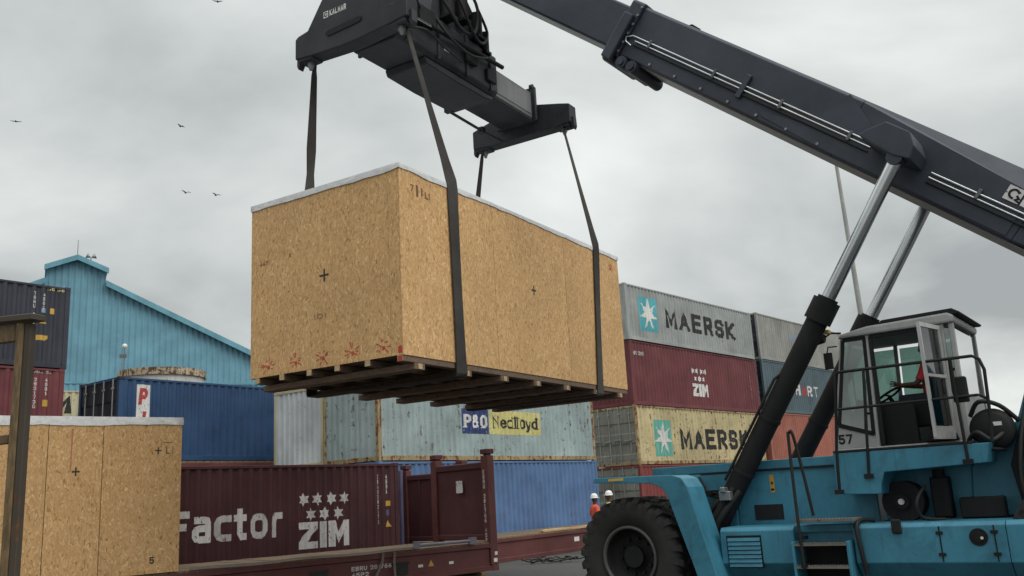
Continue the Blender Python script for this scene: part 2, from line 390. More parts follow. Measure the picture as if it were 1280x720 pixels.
def star2d(cx, cz, r, n, inner=0.45, rot=90, sx=1.0):
    p = []
    for i in range(2 * n):
        rr = r if i % 2 == 0 else r * inner; a = R(rot + 180 * i / n)
        p.append((cx + sx * rr * math.cos(a), cz + rr * math.sin(a)))
    return [[(cx, cz), p[i], p[(i + 1) % (2 * n)]] for i in range(2 * n)]
def rect2d(x0, x1, z0, z1): return [[(x0, z0), (x1, z0), (x1, z1), (x0, z1)]]

PITCH_C, DEPTH_C = 0.278, 0.046
def corr_pts(a, b, pitch=PITCH_C, depth=DEPTH_C):
    """breakpoints (pos, inset) of a trapezoid profile between a and b"""
    n = max(1, int((b - a) // pitch)); m0 = (b - a - n * pitch) / 2; pts = [(a, 0.0)]
    for i in range(n):
        s = a + m0 + i * pitch
        pts += [(s + .035 * pitch / .278, 0.0), (s + .104 * pitch / .278, depth), (s + .174 * pitch / .278, depth), (s + .243 * pitch / .278, 0.0)]
    pts.append((b, 0.0)); return pts
def inset_at(pts, x):
    for (a, p), (b, q) in zip(pts, pts[1:]):
        if a <= x <= b: return p + (q - p) * (x - a) / max(b - a, 1e-9)
    return 0.0
def decal(name, parent, polys, mat, mapf, pts=None, lift=0.004, step=0.0004, label=None):
    """flat print laid on a surface: polys in (s, z), mapf(s, z, inset) -> xyz, cut along the corrugation"""
    bm = bmesh.new()
    lay = {}
    for i, pl in enumerate(polys):
        vs = [bm.verts.new((p[0], (i % 8) * step, p[1])) for p in pl]
        try: bm.faces.new(vs)
        except ValueError: pass
    if pts:
        xs = [v.co.x for v in bm.verts]; lo, hi = min(xs), max(xs)
        for x, _ in pts:
            if lo < x < hi:
                bmesh.ops.bisect_plane(bm, geom=bm.verts[:] + bm.edges[:] + bm.faces[:], plane_co=(x, 0, 0), plane_no=(1, 0, 0), dist=1e-6)
    for v in bm.verts:
        ins = (inset_at(pts, v.co.x) if pts else 0.0) - lift - v.co.y
        v.co = Vector(mapf(v.co.x, v.co.z, ins))
    me = bpy.data.meshes.new(name); bm.to_mesh(me); bm.free()
    o = link(name, me, mat, parent)
    if label: o['label'] = label
    return o

# ------------------------------------------------------------------ containers
CAST = MB().box(0, .178, 0, .162, 0, .118).mesh('corner_casting', 0.012)
def container(label, x, y, h, z, L, H, body, frame=None, end0='panel', end1='panel', group=None, roofm=None, castm=None, doorm=None, W=2.438):
    frame = frame or body; doorm = doorm or body
    t = thing('shipping_container', label, 'container', (x, y, z), head(h), group)
    cm = CAST.copy(); cm.materials.append(castm or frame)
    for xx in (0, L - .178):
        for yy in (0, W - .162):
            for zz in (0, H - .118): link('corner_casting', cm, None, t, (xx, yy, zz))
    pm = MB().prism([(0, 0), (.15, 0), (.15, .04), (.06, .06), (.05, .12), (0, .12)], 'z', .118, H - .118).mesh('corner_post', 0.004); pm.materials.append(frame)
    for xx, yy, sx, sy in ((.004, .004, 1, 1), (L - .004, .004, -1, 1), (.004, W - .004, 1, -1), (L - .004, W - .004, -1, -1)):
        o = link('corner_post', pm, None, t, (xx, yy, 0)); o.scale = (sx, sy, 1)
    tr = MB().box(.178, L - .178, .012, .072, H - .09, H - .02).mesh('top_rail', 0.006); tr.materials.append(frame)
    br = MB().box(.178, L - .178, .006, .05, .015, .165).mesh('bottom_rail', 0.006); br.materials.append(frame)
    for nm, me in (('top_rail', tr), ('bottom_rail', br)):
        link(nm, me, None, t); o = link(nm, me, None, t, (0, W, 0)); o.scale = (1, -1, 1)
    for e in (0, 1):
        for nm, z0, z1 in (('end_header', H - .11, H - .015), ('end_sill', .012, .15)):
            b = MB().box(.008, .06, .162, W - .162, z0, z1) if e == 0 else MB().box(L - .06, L - .008, .162, W - .162, z0, z1)
            build(nm, b, frame, t, 0.006)
    # corrugated sides
    pts = corr_pts(.15, L - .15); mb = MB(); vs = []
    for (p, q) in pts: vs += [(p, .022 + q, .16), (p, .022 + q, H - .085)]
    mb.add(vs, [(2 * i, 2 * i + 1, 2 * i + 3, 2 * i + 2) for i in range(len(pts) - 1)])
    me = mb.mesh('side_panel'); me.materials.append(body)
    link('side_panel', me, None, t); o = link('side_panel', me, None, t, (0, W, 0)); o.scale = (1, -1, 1)
    ep = corr_pts(.12, W - .12, .25, .045)
    for e, kind in ((0, end0), (1, end1)):
        sg = 1 if e == 0 else -1; X = 0 if e == 0 else L
        if kind == 'panel':
            mb = MB(); vs = []
            for (p, q) in ep: vs += [(X + sg * (.02 + q), p, .145), (X + sg * (.02 + q), p, H - .105)]
            build('end_panel', mb.add(vs, [(2 * i, 2 * i + 1, 2 * i + 3, 2 * i + 2) for i in range(len(ep) - 1)]), body, t)
        else:
            for y0, y1 in ((.125, W / 2 - .006), (W / 2 + .006, W - .125)):
                zs = [.15, .45, .5, .9, .95, 1.35, 1.4, 1.8, 1.85, H - .11]; ins = [.03, .03, .055, .055, .03, .03, .055, .055, .03, .03]
                mb = MB(); vs = []
                for zz, ii in zip(zs, ins): vs += [(X + sg * ii, y0, zz), (X + sg * ii, y1, zz)]
                mb.add(vs, [(2 * i, 2 * i + 1, 2 * i + 3, 2 * i + 2) for i in range(len(zs) - 1)])
                d = build('door', mb, doorm, t)
                for f in (.22, .72):
                    yb = y0 + (y1 - y0) * f; b = MB().cyl((X + sg * .002, yb, .06), (X + sg * .002, yb, H - .06), .021, n=8)
                    for zz in (.3, 1.1, H - .35): b.box(X - .02 - sg * .004, X + .02 - sg * .004, yb - .06, yb + .06, zz - .03, zz + .03)
                    build('locking_bar', b, MATS['galv'], d)
                    build('handle', MB().box(X - sg * .03 - .012, X - sg * .03 + .012, yb - .03, yb + .32, 1.02 + .12 * f, 1.07 + .12 * f), MATS['galv'], d)
    rp = corr_pts(.1, L - .1, .42, .018); mb = MB(); vs = []
    for (p, q) in rp: vs += [(p, .07, H - .03 - q), (p, W - .07, H - .03 - q)]
    build('roof', mb.add(vs, [(2 * i, 2 * i + 1, 2 * i + 3, 2 * i + 2) for i in range(len(rp) - 1)]), roofm or body, t)
    build('floor', MB().box(.06, L - .06, .055, W - .055, .13, .157), MATS['underside'], t)
    return t, pts
def side_print(t, pts, polys, mat, name='lettering', lift=0.004, label=None):
    return decal(name, t, polys, mat, lambda s, z, i: (s, .022 + i, z), pts, lift, label=label)
def letters(t, pts, s, x, z, h, width, mat, tt=.17, gap=.16, wk=.72, serif=False, slant=0.0, lift=0.004):
    """each letter a printed part of its own"""
    tot = sum((WID.get(c, 1.0) * wk if c != ' ' else .4) for c in s) + gap * (len(s) - 1); k = width / tot; cx = x
    for c in s:
        w = WID.get(c, 1.0) * wk * k if c != ' ' else .4 * k
        if c != ' ': side_print(t, pts, text2d(c, cx, z, h, width=w, t=tt, wk=wk, serif=serif, slant=slant), mat, 'letter', lift)
        cx += w + gap * k
def stars(t, pts, rows, r, mat):
    for x, z in rows: side_print(t, pts, star2d(x, z, r, 6, .55), mat, 'star')
def zim(t, pts, x, z, h, w, mat):
    q = zim2d(x, z, h, w)
    for part in (q[:3], q[3:4], q[4:]): side_print(t, pts, part, mat, 'letter')
def code_column(x, ztop, s, h=.11, step=.135):
    p = []
    for i, c in enumerate(s):
        if c != ' ': p += text2d(c, x, ztop - (i + 1) * step, h, width=.07, t=.2)
    return p
def tri2d(x, z, s): return [[(x - s, z), (x + s, z), (x, z + 1.8 * s)]]

# palette
paint('galv', (0.30, 0.30, 0.30), 0.5, rust=0.2)
paint('underside', (0.05, 0.04, 0.035), 0.8)
M_grey = paint('grey_paint', (0.31, 0.325, 0.315), 0.55, rust=0.12, dirt=0.3)
M_grey2 = paint('warm_grey_paint', (0.27, 0.275, 0.25), 0.6, rust=0.15, dirt=0.4)
M_maroon = paint('maroon_paint', (0.145, 0.034, 0.040), 0.55, rust=0.1, dirt=0.4)
M_zimdark = paint('dark_maroon_paint', (0.058, 0.0145, 0.018), 0.6, rust=0.05, dirt=0.45, spec=.3)
M_yellow = paint('weathered_cream_paint', (0.50, 0.42, 0.235), 0.65, rust=0.55, dirt=0.5, rustcol=(0.075, 0.034, 0.016))
M_cream = paint('cream_paint', (0.50, 0.46, 0.30), 0.6, rust=0.3, dirt=0.5)
M_doorgrey = paint('dirty_door_grey', (0.24, 0.24, 0.20), 0.65, rust=0.3, dirt=0.6)
M_red = paint('faded_red_paint', (0.20, 0.045, 0.04), 0.55, rust=0.25)
M_salmon = paint('salmon_paint', (0.33, 0.115, 0.08), 0.6, rust=0.1, dirt=0.3)
M_bluegrey = paint('blue_grey_paint', (0.075, 0.115, 0.135), 0.55, rust=0.1)
M_pale = paint('pale_green_grey_paint', (0.315, 0.395, 0.395), 0.6, rust=0.42, dirt=0.5, rustcol=(0.055, 0.026, 0.018))
M_palewhite = paint('pale_grey_paint', (0.54, 0.565, 0.575), 0.6, rust=0.2, dirt=0.4)
M_rustcream = paint('rusty_cream_frame', (0.34, 0.27, 0.15), 0.7, rust=0.9, dirt=0.4)
M_midblue = paint('mid_blue_paint', (0.095, 0.175, 0.34), 0.55, rust=0.12, dirt=0.45)
M_navy = paint('navy_paint', (0.018, 0.056, 0.135), 0.45, rust=0.05, dirt=0.4)
M_navyblack = paint('navy_black_paint', (0.020, 0.022, 0.032), 0.5, rust=0.05)
M_slate = paint('dark_slate_paint', (0.030, 0.033, 0.048), 0.5, rust=0.03, dirt=0.4)
M_flat = paint('flatrack_red', (0.115, 0.034, 0.032), 0.6, rust=0.25, dirt=0.5)
M_flatdark = paint('flatrack_dark_red', (0.075, 0.020, 0.022), 0.6, rust=0.15, dirt=0.5)
M_white = paint('white_print', (0.68, 0.67, 0.64), 0.6, dirt=0.3, bump=0, chip=0.05)
M_greyprint = paint('grey_white_print', (0.60, 0.58, 0.57), 0.6, dirt=0.2, bump=0, chip=0.2)
M_black = paint('black_print', (0.022, 0.022, 0.022), 0.6, dirt=0.1, bump=0, chip=0.08)
M_cyan = paint('cyan_print', (0.085, 0.37, 0.42), 0.6, dirt=0.3, bump=0, chip=0.1)
M_teal = paint('worn_teal_print', (0.12, 0.36, 0.30), 0.6, rust=0.25, dirt=0.5, rustcol=(0.3, 0.22, 0.11), bump=0)
M_ynprint = paint('yellow_print', (0.62, 0.56, 0.22), 0.6, dirt=0.3, bump=0, chip=0.35)
M_poblue = paint('dark_blue_print', (0.025, 0.045, 0.16), 0.6, dirt=0.3, bump=0, chip=0.25)
M_redprint = paint('red_print', (0.42, 0.05, 0.05), 0.6, dirt=0.2, bump=0, chip=0.2)
M_orangeprint = paint('amber_print', (0.55, 0.33, 0.06), 0.6, dirt=0.3, bump=0)
M_purple = paint('violet_paint', (0.11, 0.10, 0.17), 0.5)

# ------------------------------------------------------------------ ground
gm = MB(); s_ = 700
gm.add([(-s_, -60, 0), (s_, -60, 0), (s_, 1400, 0), (-s_, 1400, 0)], [(0, 1, 2, 3)])
tag(build('ground', gm, asphalt()), kind='structure')

# ------------------------------------------------------------------ stack of four by the reach stacker
MX, MY, MH = 5.06, 39.68, 40.5
L40, L20 = 12.192, 6.058
GS = 'containers stacked in the yard'
container('red container at the ground under the rusty cream MAERSK one', MX, MY, MH, 0, L40, 2.9, M_red, end0='door', group=GS, doorm=M_doorgrey)
t, p = container('rusty cream container with black MAERSK lettering and teal star square', MX, MY, MH, 2.9, L40, 2.59, M_yellow, M_rustcream, end0='door', group=GS, doorm=M_doorgrey)
side_print(t, p, rect2d(1.42, 2.93, .35, 1.98), M_teal, 'logo_square')
side_print(t, p, star2d(2.18, 1.17, .78, 7, .36), M_white, 'logo_star', lift=.009)
letters(t, p, 'MAERSK', 3.62, .66, .98, 6.75, M_black, .225)
t, p = container('maroon container with small white ZIM mark, between two MAERSK containers', *along(MX, MY, MH, .02, .03), MH, 5.49, L40, 2.9, M_maroon, group=GS)
zim(t, p, 5.25, .62, .62, 1.55, M_white)
stars(t, p, [(5.42 + .40 * i, 1.86) for i in range(4)] + [(5.62 + .40 * i, 1.48) for i in range(3)], .16, M_white)
side_print(t, p, code_column(11.45, 2.15, 'ZIMU 281364'), M_greyprint, 'code')
side_print(t, p, text2d('HC 22G1', .35, 2.25, .17, width=.85, t=.2), M_greyprint, 'code')
t, p = container('grey container with black MAERSK lettering and cyan star square', *along(MX, MY, MH, -.05, -.02), MH, 8.39, L40, 2.59, M_grey, group=GS)
side_print(t, p, rect2d(1.05, 2.66, .52, 2.12), M_cyan, 'logo_square')
side_print(t, p, star2d(1.86, 1.33, .78, 7, .38), M_white, 'logo_star', lift=.009)
letters(t, p, 'MAERSK', 3.3, .86, .96, 6.95, M_black, .225)

# stack behind it, further along the row
RX, RY = along(MX, MY, MH, 12.95, 0.0)
container('plain grey container at the ground under the salmon one', RX, RY, MH, 0, L40, 2.9, M_grey2, group=GS)
container('salmon pink container seen between the two lift cylinders', RX, RY, MH, 2.9, L40, 2.7, M_salmon, group=GS)
t, p = container('slate blue container with red and white letters behind the lift cylinders', RX, RY, MH, 5.6, L40, 2.9, M_bluegrey, end0='door', group=GS, doorm=M_navyblack)
letters(t, p, 'H', 4.1, 1.1, .62, .62, M_greyprint, .2)
letters(t, p, 'RT', 5.75, 1.1, .62, 1.55, M_greyprint, .2, .3)
letters(t, p, 'A', 4.95, 1.1, .66, .7, M_redprint, .26)
t, p = container('weathered grey container with blue letters at the top behind the lift cylinders', RX, RY, MH, 8.5, L40, 2.62, M_grey2, group=GS, end0='door', doorm=M_slate)
letters(t, p, 'WAN', 4.2, 1.25, .62, 2.4, paint('pale_blue_print', (0.22, 0.30, 0.42), .6), .2)

# ------------------------------------------------------------------ P&O stack
PX, PY, PH = -4.24, 27.27, 36.5
t, p = container('plain mid blue container standing behind the two workers in helmets', PX, PY, PH, .52, L40, 2.59, M_midblue, group=GS)
t, p = container('pale green grey rusty container with P&O Nedlloyd panel', PX, PY, PH, 3.11, L40, 2.59, M_pale, M_rustcream, group=GS)
side_print(t, p, rect2d(3.95, 5.4, .90, 1.74), M_poblue, 'logo_panel')
side_print(t, p, rect2d(5.43, 8.5, .90, 1.74), M_ynprint, 'logo_panel')
letters(t, p, 'P&O', 4.05, 1.10, .45, 1.22, M_white, .19, .14, serif=True, lift=.009)
letters(t, p, 'Nedlloyd', 5.62, 1.12, .44, 2.65, M_black, .16, .14, serif=True, lift=.009)
wx, wy = along(PX, PY, PH, 0.1, 2.56)
container('pale grey container with a ribbed end wall beside the P&O one', wx, wy, PH, 3.11, L40, 2.59, M_palewhite, M_cream, group=GS)
container('pale grey container at the ground beside the plain mid blue one', wx, wy, PH, .52, L40, 2.59, M_palewhite, group=GS)
def folded_rack(label, x, y, h, z, L, H):
    t = thing('folded_flat_rack', label, 'flat rack', (x, y, z), head(h), 'folded flat racks under the stacks')
    for y0, y1 in ((0, .16), (2.28, 2.44)):
        build('main_beam', MB().box(0, L, y0, y1, 0, H - .06), M_flat, t, .01)
    for i in range(20):
        x0 = .02 + i * (L - .04) / 20
        build('plank', MB().box(x0 + .01, x0 + (L - .04) / 20 - .01, .02, 2.42, H - .058, H), MATS['deck_wood'], t)
    for xx in (.0, L - .25): build('folded_end_wall', MB().box(xx + .03, xx + .22, .2, 2.24, .05, H - .08), M_flatdark, t)
    return t
wood('deck_wood', (0.20, 0.14, 0.085), (1, 6, 6))
wood('pale_wood', (0.52, 0.37, 0.20), (2, 2, 8))
wood('dark_wood', (0.175, 0.115, 0.078), (6, 1, 6))
folded_rack('folded red flat rack under the plain mid blue container', PX, PY, PH, 0, L40, .519)
folded_rack('folded red flat rack under the pale grey ground container', wx, wy, PH, 0, L40, .519)

# ------------------------------------------------------------------ maroon ZIM container on the left
ZX, ZY, ZH = -11.657, 17.041, 42
t, p = container('dark maroon container with big grey Factor and ZIM lettering', ZX, ZY, ZH, .08, L40, 2.9, M_zimdark, group=GS)
letters(t, p, 'F', 5.05, 1.12, .74, .86, M_greyprint, .22)
letters(t, p, 'actor', 5.98, 1.12, .74, 2.42, M_greyprint, .215, .13, .82)
zim(t, p, 8.86, .77, .66, 1.60, M_greyprint)
stars(t, p, [(9.02 + .43 * i, 2.0) for i in range(4)] + [(9.24 + .43 * i, 1.62) for i in range(3)], .175, M_greyprint)
side_print(t, p, code_column(11.42, 2.6, 'ZIMU282172'), M_greyprint, 'code')
side_print(t, p, code_column(11.74, 2.6, '45G1'), M_greyprint, 'code')
side_print(t, p, rect2d(11.72, 11.88, 1.72, 1.86), M_orangeprint, 'sticker')
side_print(t, p, rect2d(11.73, 11.85, 1.46, 1.62), M_purple, 'sticker')
side_print(t, p, tri2d(11.80, 1.16, .10), M_orangeprint, 'warning_sticker')
for uu in (.6, 6, 11.4):
    bx, by = along(ZX, ZY, ZH, uu, -.05)
    o = build('timber_bearer', MB().box(-.08, .08, 0, 2.5, 0, .079), MATS['deck_wood'])
    o.location = (bx, by, 0); o.rotation_euler = (0, 0, head(ZH))
    tag(o, 'low timber bearer under the maroon Factor container', 'timber', 'bearers under the maroon container')

# ------------------------------------------------------------------ navy 20 foot container with the white strip
BX, BY, BH = -12.22, 27.58, 37
container('navy container at the ground under the one with the white PIL strip', BX, BY, BH, 0, L20, 2.9, M_navy, end0='door', group=GS)
folded_rack('folded flat rack between two navy containers', BX, BY, BH, 2.9, L20, .66)
t, p = container('navy container with doors at its end and a vertical white strip lettered PIL', BX, BY, BH, 3.56, L20, 2.59, M_navy, end0='door', group=GS, doorm=M_navyblack, castm=M_navyblack)
side_print(t, p, rect2d(.62, 1.05, .25, 2.37), M_white, 'white_strip')
for c_, z_ in (('P', 1.74), ('I', 1.02), ('L', .36)): letters(t, p, c_, .68 if c_ != 'I' else .76, z_, .52, .28 if c_ != 'I' else .14, M_redprint, .24, slant=.12, lift=.009)

# ------------------------------------------------------------------ slate stack on the left edge
DX, DY, DH = -21.61, 18.16, 39
container('brown maroon container at the ground in the stack under the slate one', DX, DY, DH, 0, L40, 2.9, M_maroon, group=GS)
folded_rack('folded flat rack in the middle of the slate container stack', DX, DY, DH, 2.9, L40, .97)
t, p = container('maroon container with white code columns under the slate one', DX, DY, DH, 3.87, L40, 2.59, M_maroon, group=GS)
side_print(t, p, code_column(11.30, 2.3, '2821730'), M_greyprint, 'code')
side_print(t, p, code_column(11.62, 2.3, '45G1'), M_greyprint, 'code')
side_print(t, p, rect2d(11.58, 11.74, 1.42, 1.62), M_orangeprint, 'sticker')
side_print(t, p, text2d('MAX 22', 11.3, 2.42, .08, width=.5, t=.2), M_greyprint, 'code')
t, p = container('dark slate container with yellow stickers on top of the stack', *along(DX, DY, DH, .04, 0), DH, 6.46, L40, 2.59, M_slate, group=GS)
side_print(t, p, code_column(11.09, 2.36, 'TGHU 528160'), M_greyprint, 'code')
side_print(t, p, code_column(11.37, 2.34, '45G1'), M_greyprint, 'code')
side_print(t, p, rect2d(11.34, 11.48, 1.70, 1.84), paint('blue_sticker', (0.25, 0.35, 0.5), .6), 'sticker')
side_print(t, p, rect2d(11.60, 11.74, 1.68, 1.86), M_orangeprint, 'sticker')
side_print(t, p, tri2d(11.42, 1.36, .11), M_orangeprint, 'warning_sticker')
side_print(t, p, [[(11.24, .84), (11.5, .84), (11.58, .90), (11.58, 1.0), (11.24, 1.0)]], M_orangeprint, 'sticker')
side_print(t, p, text2d('HC 96', 11.5, 2.42, .08, width=.5, t=.2), M_ynprint, 'code')

# cream stack glimpsed in the gap
CX, CY, CH = -23.0, 38.5, 60
for i in range(3):
    t, p = container(['cream container at the ground behind the navy stack', 'cream container in the middle of its stack behind the navy one', 'cream container with black MSC letters, top of its stack by the blue shed'][i],
                     CX, CY, CH, i * 2.53, L20, 2.53, M_cream, group=GS)
letters(t, p, 'M', 2.6, 1.5, .75, .95, M_black, .26)
letters(t, p, 'SC', 2.6, .55, .75, 1.1, M_black, .24)

# ------------------------------------------------------------------ flat racks with standing end walls
def flat_rack(label, x, y, h, L, zb, deck, top, ends=(1,), crate=False):
    t = thing('flat_rack', label, 'flat rack', (x, y, 0), head(h), 'flat racks with an end wall up')
    W = 2.44
    for yy, sg in ((0, 1), (W, -1)):
        prof = [(0, zb), (.16, zb), (.16, zb + .03), (.07, zb + .04), (.07, deck - .08), (.16, deck - .07), (.16, deck - .04), (0, deck - .04), (0, deck - .13), (.045, deck - .15), (.045, zb + .12), (0, zb + .10)]
        build('main_beam', MB().prism([(yy + sg * a, b) for a, b in prof], 'x', .2, L - .2), M_flat, t)
    n = 40
    for i in range(n):
        x0 = .2 + i * (L - .4) / n
        build('plank', MB().box(x0 + .006, x0 + (L - .4) / n - .006, .05, W - .05, deck - .038, deck + random.uniform(-.004, .004)), MATS['deck_wood'], t)
    for xx in (0, L - .2):
        for yy in (0, W - .18): build('corner_casting', MB().box(xx, xx + .2, yy, yy + .18, zb - .005, zb + .13), M_flat, t, .012)
        build('end_beam', MB().box(xx + .02, xx + .18, .18, W - .18, zb + .02, deck - .045), M_flat, t, .01)
    for e in (0, L):
        sg = 1 if e == 0 else -1
        a, b = sorted((e + sg * .012, e + sg * .24))
        if (0 if e == 0 else 1) in ends:
            for yy in (0, W - .24):
                w = build('end_post', MB().box(a, b, yy, yy + .24, zb + .13, top - .16), M_flat, t, .015)
                build('post_casting', MB().box(a - .01, b + .01, yy - .01, yy + .25, top - .12, top), M_flat, w, .012)
                build('post_neck', MB().box(a + .05, b - .05, yy + .05, yy + .19, top - .165, top - .115), M_flat, w)
            wl = build('end_wall', MB().box(a + .06, b - .06, .24, W - .24, deck + .12, top - .30), M_flatdark, t, .01)
            build('top_beam', MB().box(a + .02, b - .02, .24, W - .24, top - .46, top - .31), M_flatdark, t, .012)
            build('bottom_beam', MB().box(a + .02, b - .02, .24, W - .24, deck + .04, deck + .17), M_flatdark, t, .012)
            for yy in (.75, 1.22, 1.7):
                o0, o1 = (b - .058, b - .035) if e else (a + .035, a + .058)
                build('stiffener', MB().box(o0, o1, yy, yy + .08, deck + .17, top - .46), M_flatdark, t)
        else:
            for yy in (0, W - .24): build('end_post', MB().box(a, b, yy, yy + .24, zb + .13, deck + .1), M_flat, t, .015)
    return t
FX, FY, FH = -10.02, 14.83, 50
fr = flat_rack('red flat rack carrying the standing OSB crate, end wall up', FX, FY, FH, L40, .17, .83, 3.04, ends=(1,))
front = lambda s, z, i: (s, i, z)
inner = lambda s, z, i: (L40 - .205 + i, s, z)
decal('notice_plate', fr, rect2d(1.02, 1.30, 2.02, 2.32), M_greyprint, lambda s, z, i: (L40 - .24 - .004 + i, s, z))
decal('code', fr, text2d('EBRU 281766', 8.2, .49, .09, width=1.0, t=.2), M_greyprint, lambda s, z, i: (s, .045 + i, z))
decal('code', fr, text2d('45P2', 8.2, .36, .09, width=.42, t=.2), M_greyprint, lambda s, z, i: (s, .045 + i, z))
decal('warning_sticker', fr, tri2d(10.25, .42, .08), M_orangeprint, lambda s, z, i: (s, .045 + i, z))
for s0 in (9.9, 10.75): decal('sticker', fr, rect2d(s0, s0 + .13, .42, .48), M_white, lambda s, z, i: (s, .045 + i, z))
decal('sticker', fr, rect2d(L40 - .16, L40 - .05, .36, .45) + rect2d(L40 - .12, L40 - .04, .52, .60), M_white, lambda s, z, i: (s, .0 + i, z), lift=.004)
decal('code', fr, code_column(.09, 2.55, 'EBRU 281766 45P2', .10, .115), M_greyprint, lambda s, z, i: (L40 - .24 + i, .26 - s, z), lift=.006)['kind'] = 'stuff'
build('fork_pocket', MB().box(7.25, 7.62, .03, .046, .30, .52).box(7.22, 7.65, .02, .046, .53, .58), M_black, fr)
build('fork_pocket', MB().box(9.25, 9.62, .03, .046, .30, .52).box(9.22, 9.65, .02, .046, .53, .58), M_black, fr)
build('tie_bar', MB().cyl((9.9, -.03, .90), (11.3, -.03, .90), .035, n=8).box(11.3, 11.5, -.06, 0, .82, .98).box(9.75, 9.9, -.06, 0, .84, .96), paint('violet_grey_steel', (.19, .18, .22), .5), fr)
for uu in (.5, 6, 11.7):
    bx, by = along(FX, FY, FH, uu, -.05)
    o = build('timber_bearer', MB().box(-.09, .09, 0, 2.54, 0, .164), MATS['deck_wood'], None, .01)
    o.location = (bx, by, 0); o.rotation_euler = (0, 0, head(FH))
    tag(o, 'square timber bearer under the flat rack with the crate', 'timber', 'bearers under the flat rack')
f2 = flat_rack('red flat rack lying empty in front of the plain mid blue container', -1.72, 26.31, PH, L40, 0.006, .70, 2.95, ends=(0,))
for s0 in (5.6, 7.0, 8.1): decal('sticker', f2, rect2d(s0, s0 + .3, .32, .46), M_white, lambda s, z, i: (s, .045 + i, z))
build('tarred_post', MB().cyl((-.12, 2.3, .02), (-.12, 2.3, 2.8), .06, n=10), M_purple, f2)
# dunnage lying on the empty rack
for i in range(5):
    o = build('timber_plank', MB().box(-1.2, 1.2, -.08, .08, 0, .06), MATS['pale_wood'], None, .006)
    dx, dy = along(-1.72, 26.31, PH, 5.2 + .55 * i, .14 + .35 * (i % 2)); o.location = (dx, dy, .708); o.rotation_euler = (0, 0, head(PH) + random.uniform(-.08, .08))
    tag(o, 'loose pale plank lying on the empty flat rack', 'plank', 'planks on the empty flat rack')
# lashing straps hung over the near beam
def ribbon(path, width, wdir, th=.008):
    """solid band along path; wdir(i) gives the direction of its width"""
    mb = MB(); vs = []; P_ = [Vector(p) for p in path]; n = len(P_)
    for i, q in enumerate(P_):
        d = (P_[min(i + 1, n - 1)] - P_[max(i - 1, 0)]).normalized()
        w = Vector(wdir(i)).normalized(); w = (w - d * w.dot(d)).normalized(); nn = d.cross(w).normalized()
        ww = width[i] if isinstance(width, (list, tuple)) else width
        for a, b in ((-1, -1), (1, -1), (1, 1), (-1, 1)): vs.append(q + w * (a * ww / 2) + nn * (b * th / 2))
    fs = [(i * 4 + k, i * 4 + (k + 1) % 4, i * 4 + 4 + (k + 1) % 4, i * 4 + 4 + k) for i in range(n - 1) for k in range(4)]
    return mb.add(vs, fs + [(0, 1, 2, 3), tuple(range(4 * n - 4, 4 * n))])
M_strapb = paint('beige_webbing', (.17, .13, .105), .85, dirt=.4)
for u_, lab in ((8.95, 'beige lashing strap dangling in a loop over the flat rack beam'), (9.25, 'narrow beige lashing strap hanging straight over the flat rack beam')):
    pth = [(u_ + .02, .35, .85), (u_ + .01, .05, .86), (u_, -.03, .80), (u_ - .03, -.04, .62), (u_ - (.22 if u_ < 9 else .02), -.05, .30), (u_ - (.40 if u_ < 9 else .03), -.06, .12)]
    o = build('lashing_strap', ribbon([Vector(q) - Vector((u_, 0, 0)) for q in pth], .06, lambda i: (1, 0, 0)), M_strapb)
    bx, by = along(FX, FY, FH, u_, 0); o.location = (bx, by, 0); o.rotation_euler = (0, 0, head(FH))
    tag(o, lab, 'strap')
pth = [(4.7 + i * .32, -.02 + .012 * math.sin(i * 1.3), .845 + .012 * math.sin(i * .9 + 1)) for i in range(17)]
o = build('webbing_roll_out', ribbon([Vector(q) - Vector((4.7, 0, 0)) for q in pth], .06, lambda i: (0, .5, 1), .02), M_strapb)
bx, by = along(FX, FY, FH, 4.7, 0); o.location = (bx, by, 0.0); o.rotation_euler = (0, 0, head(FH))
o.name = 'long_strap'
tag(o, 'long beige strap laid out along the top edge of the flat rack beam', 'strap')

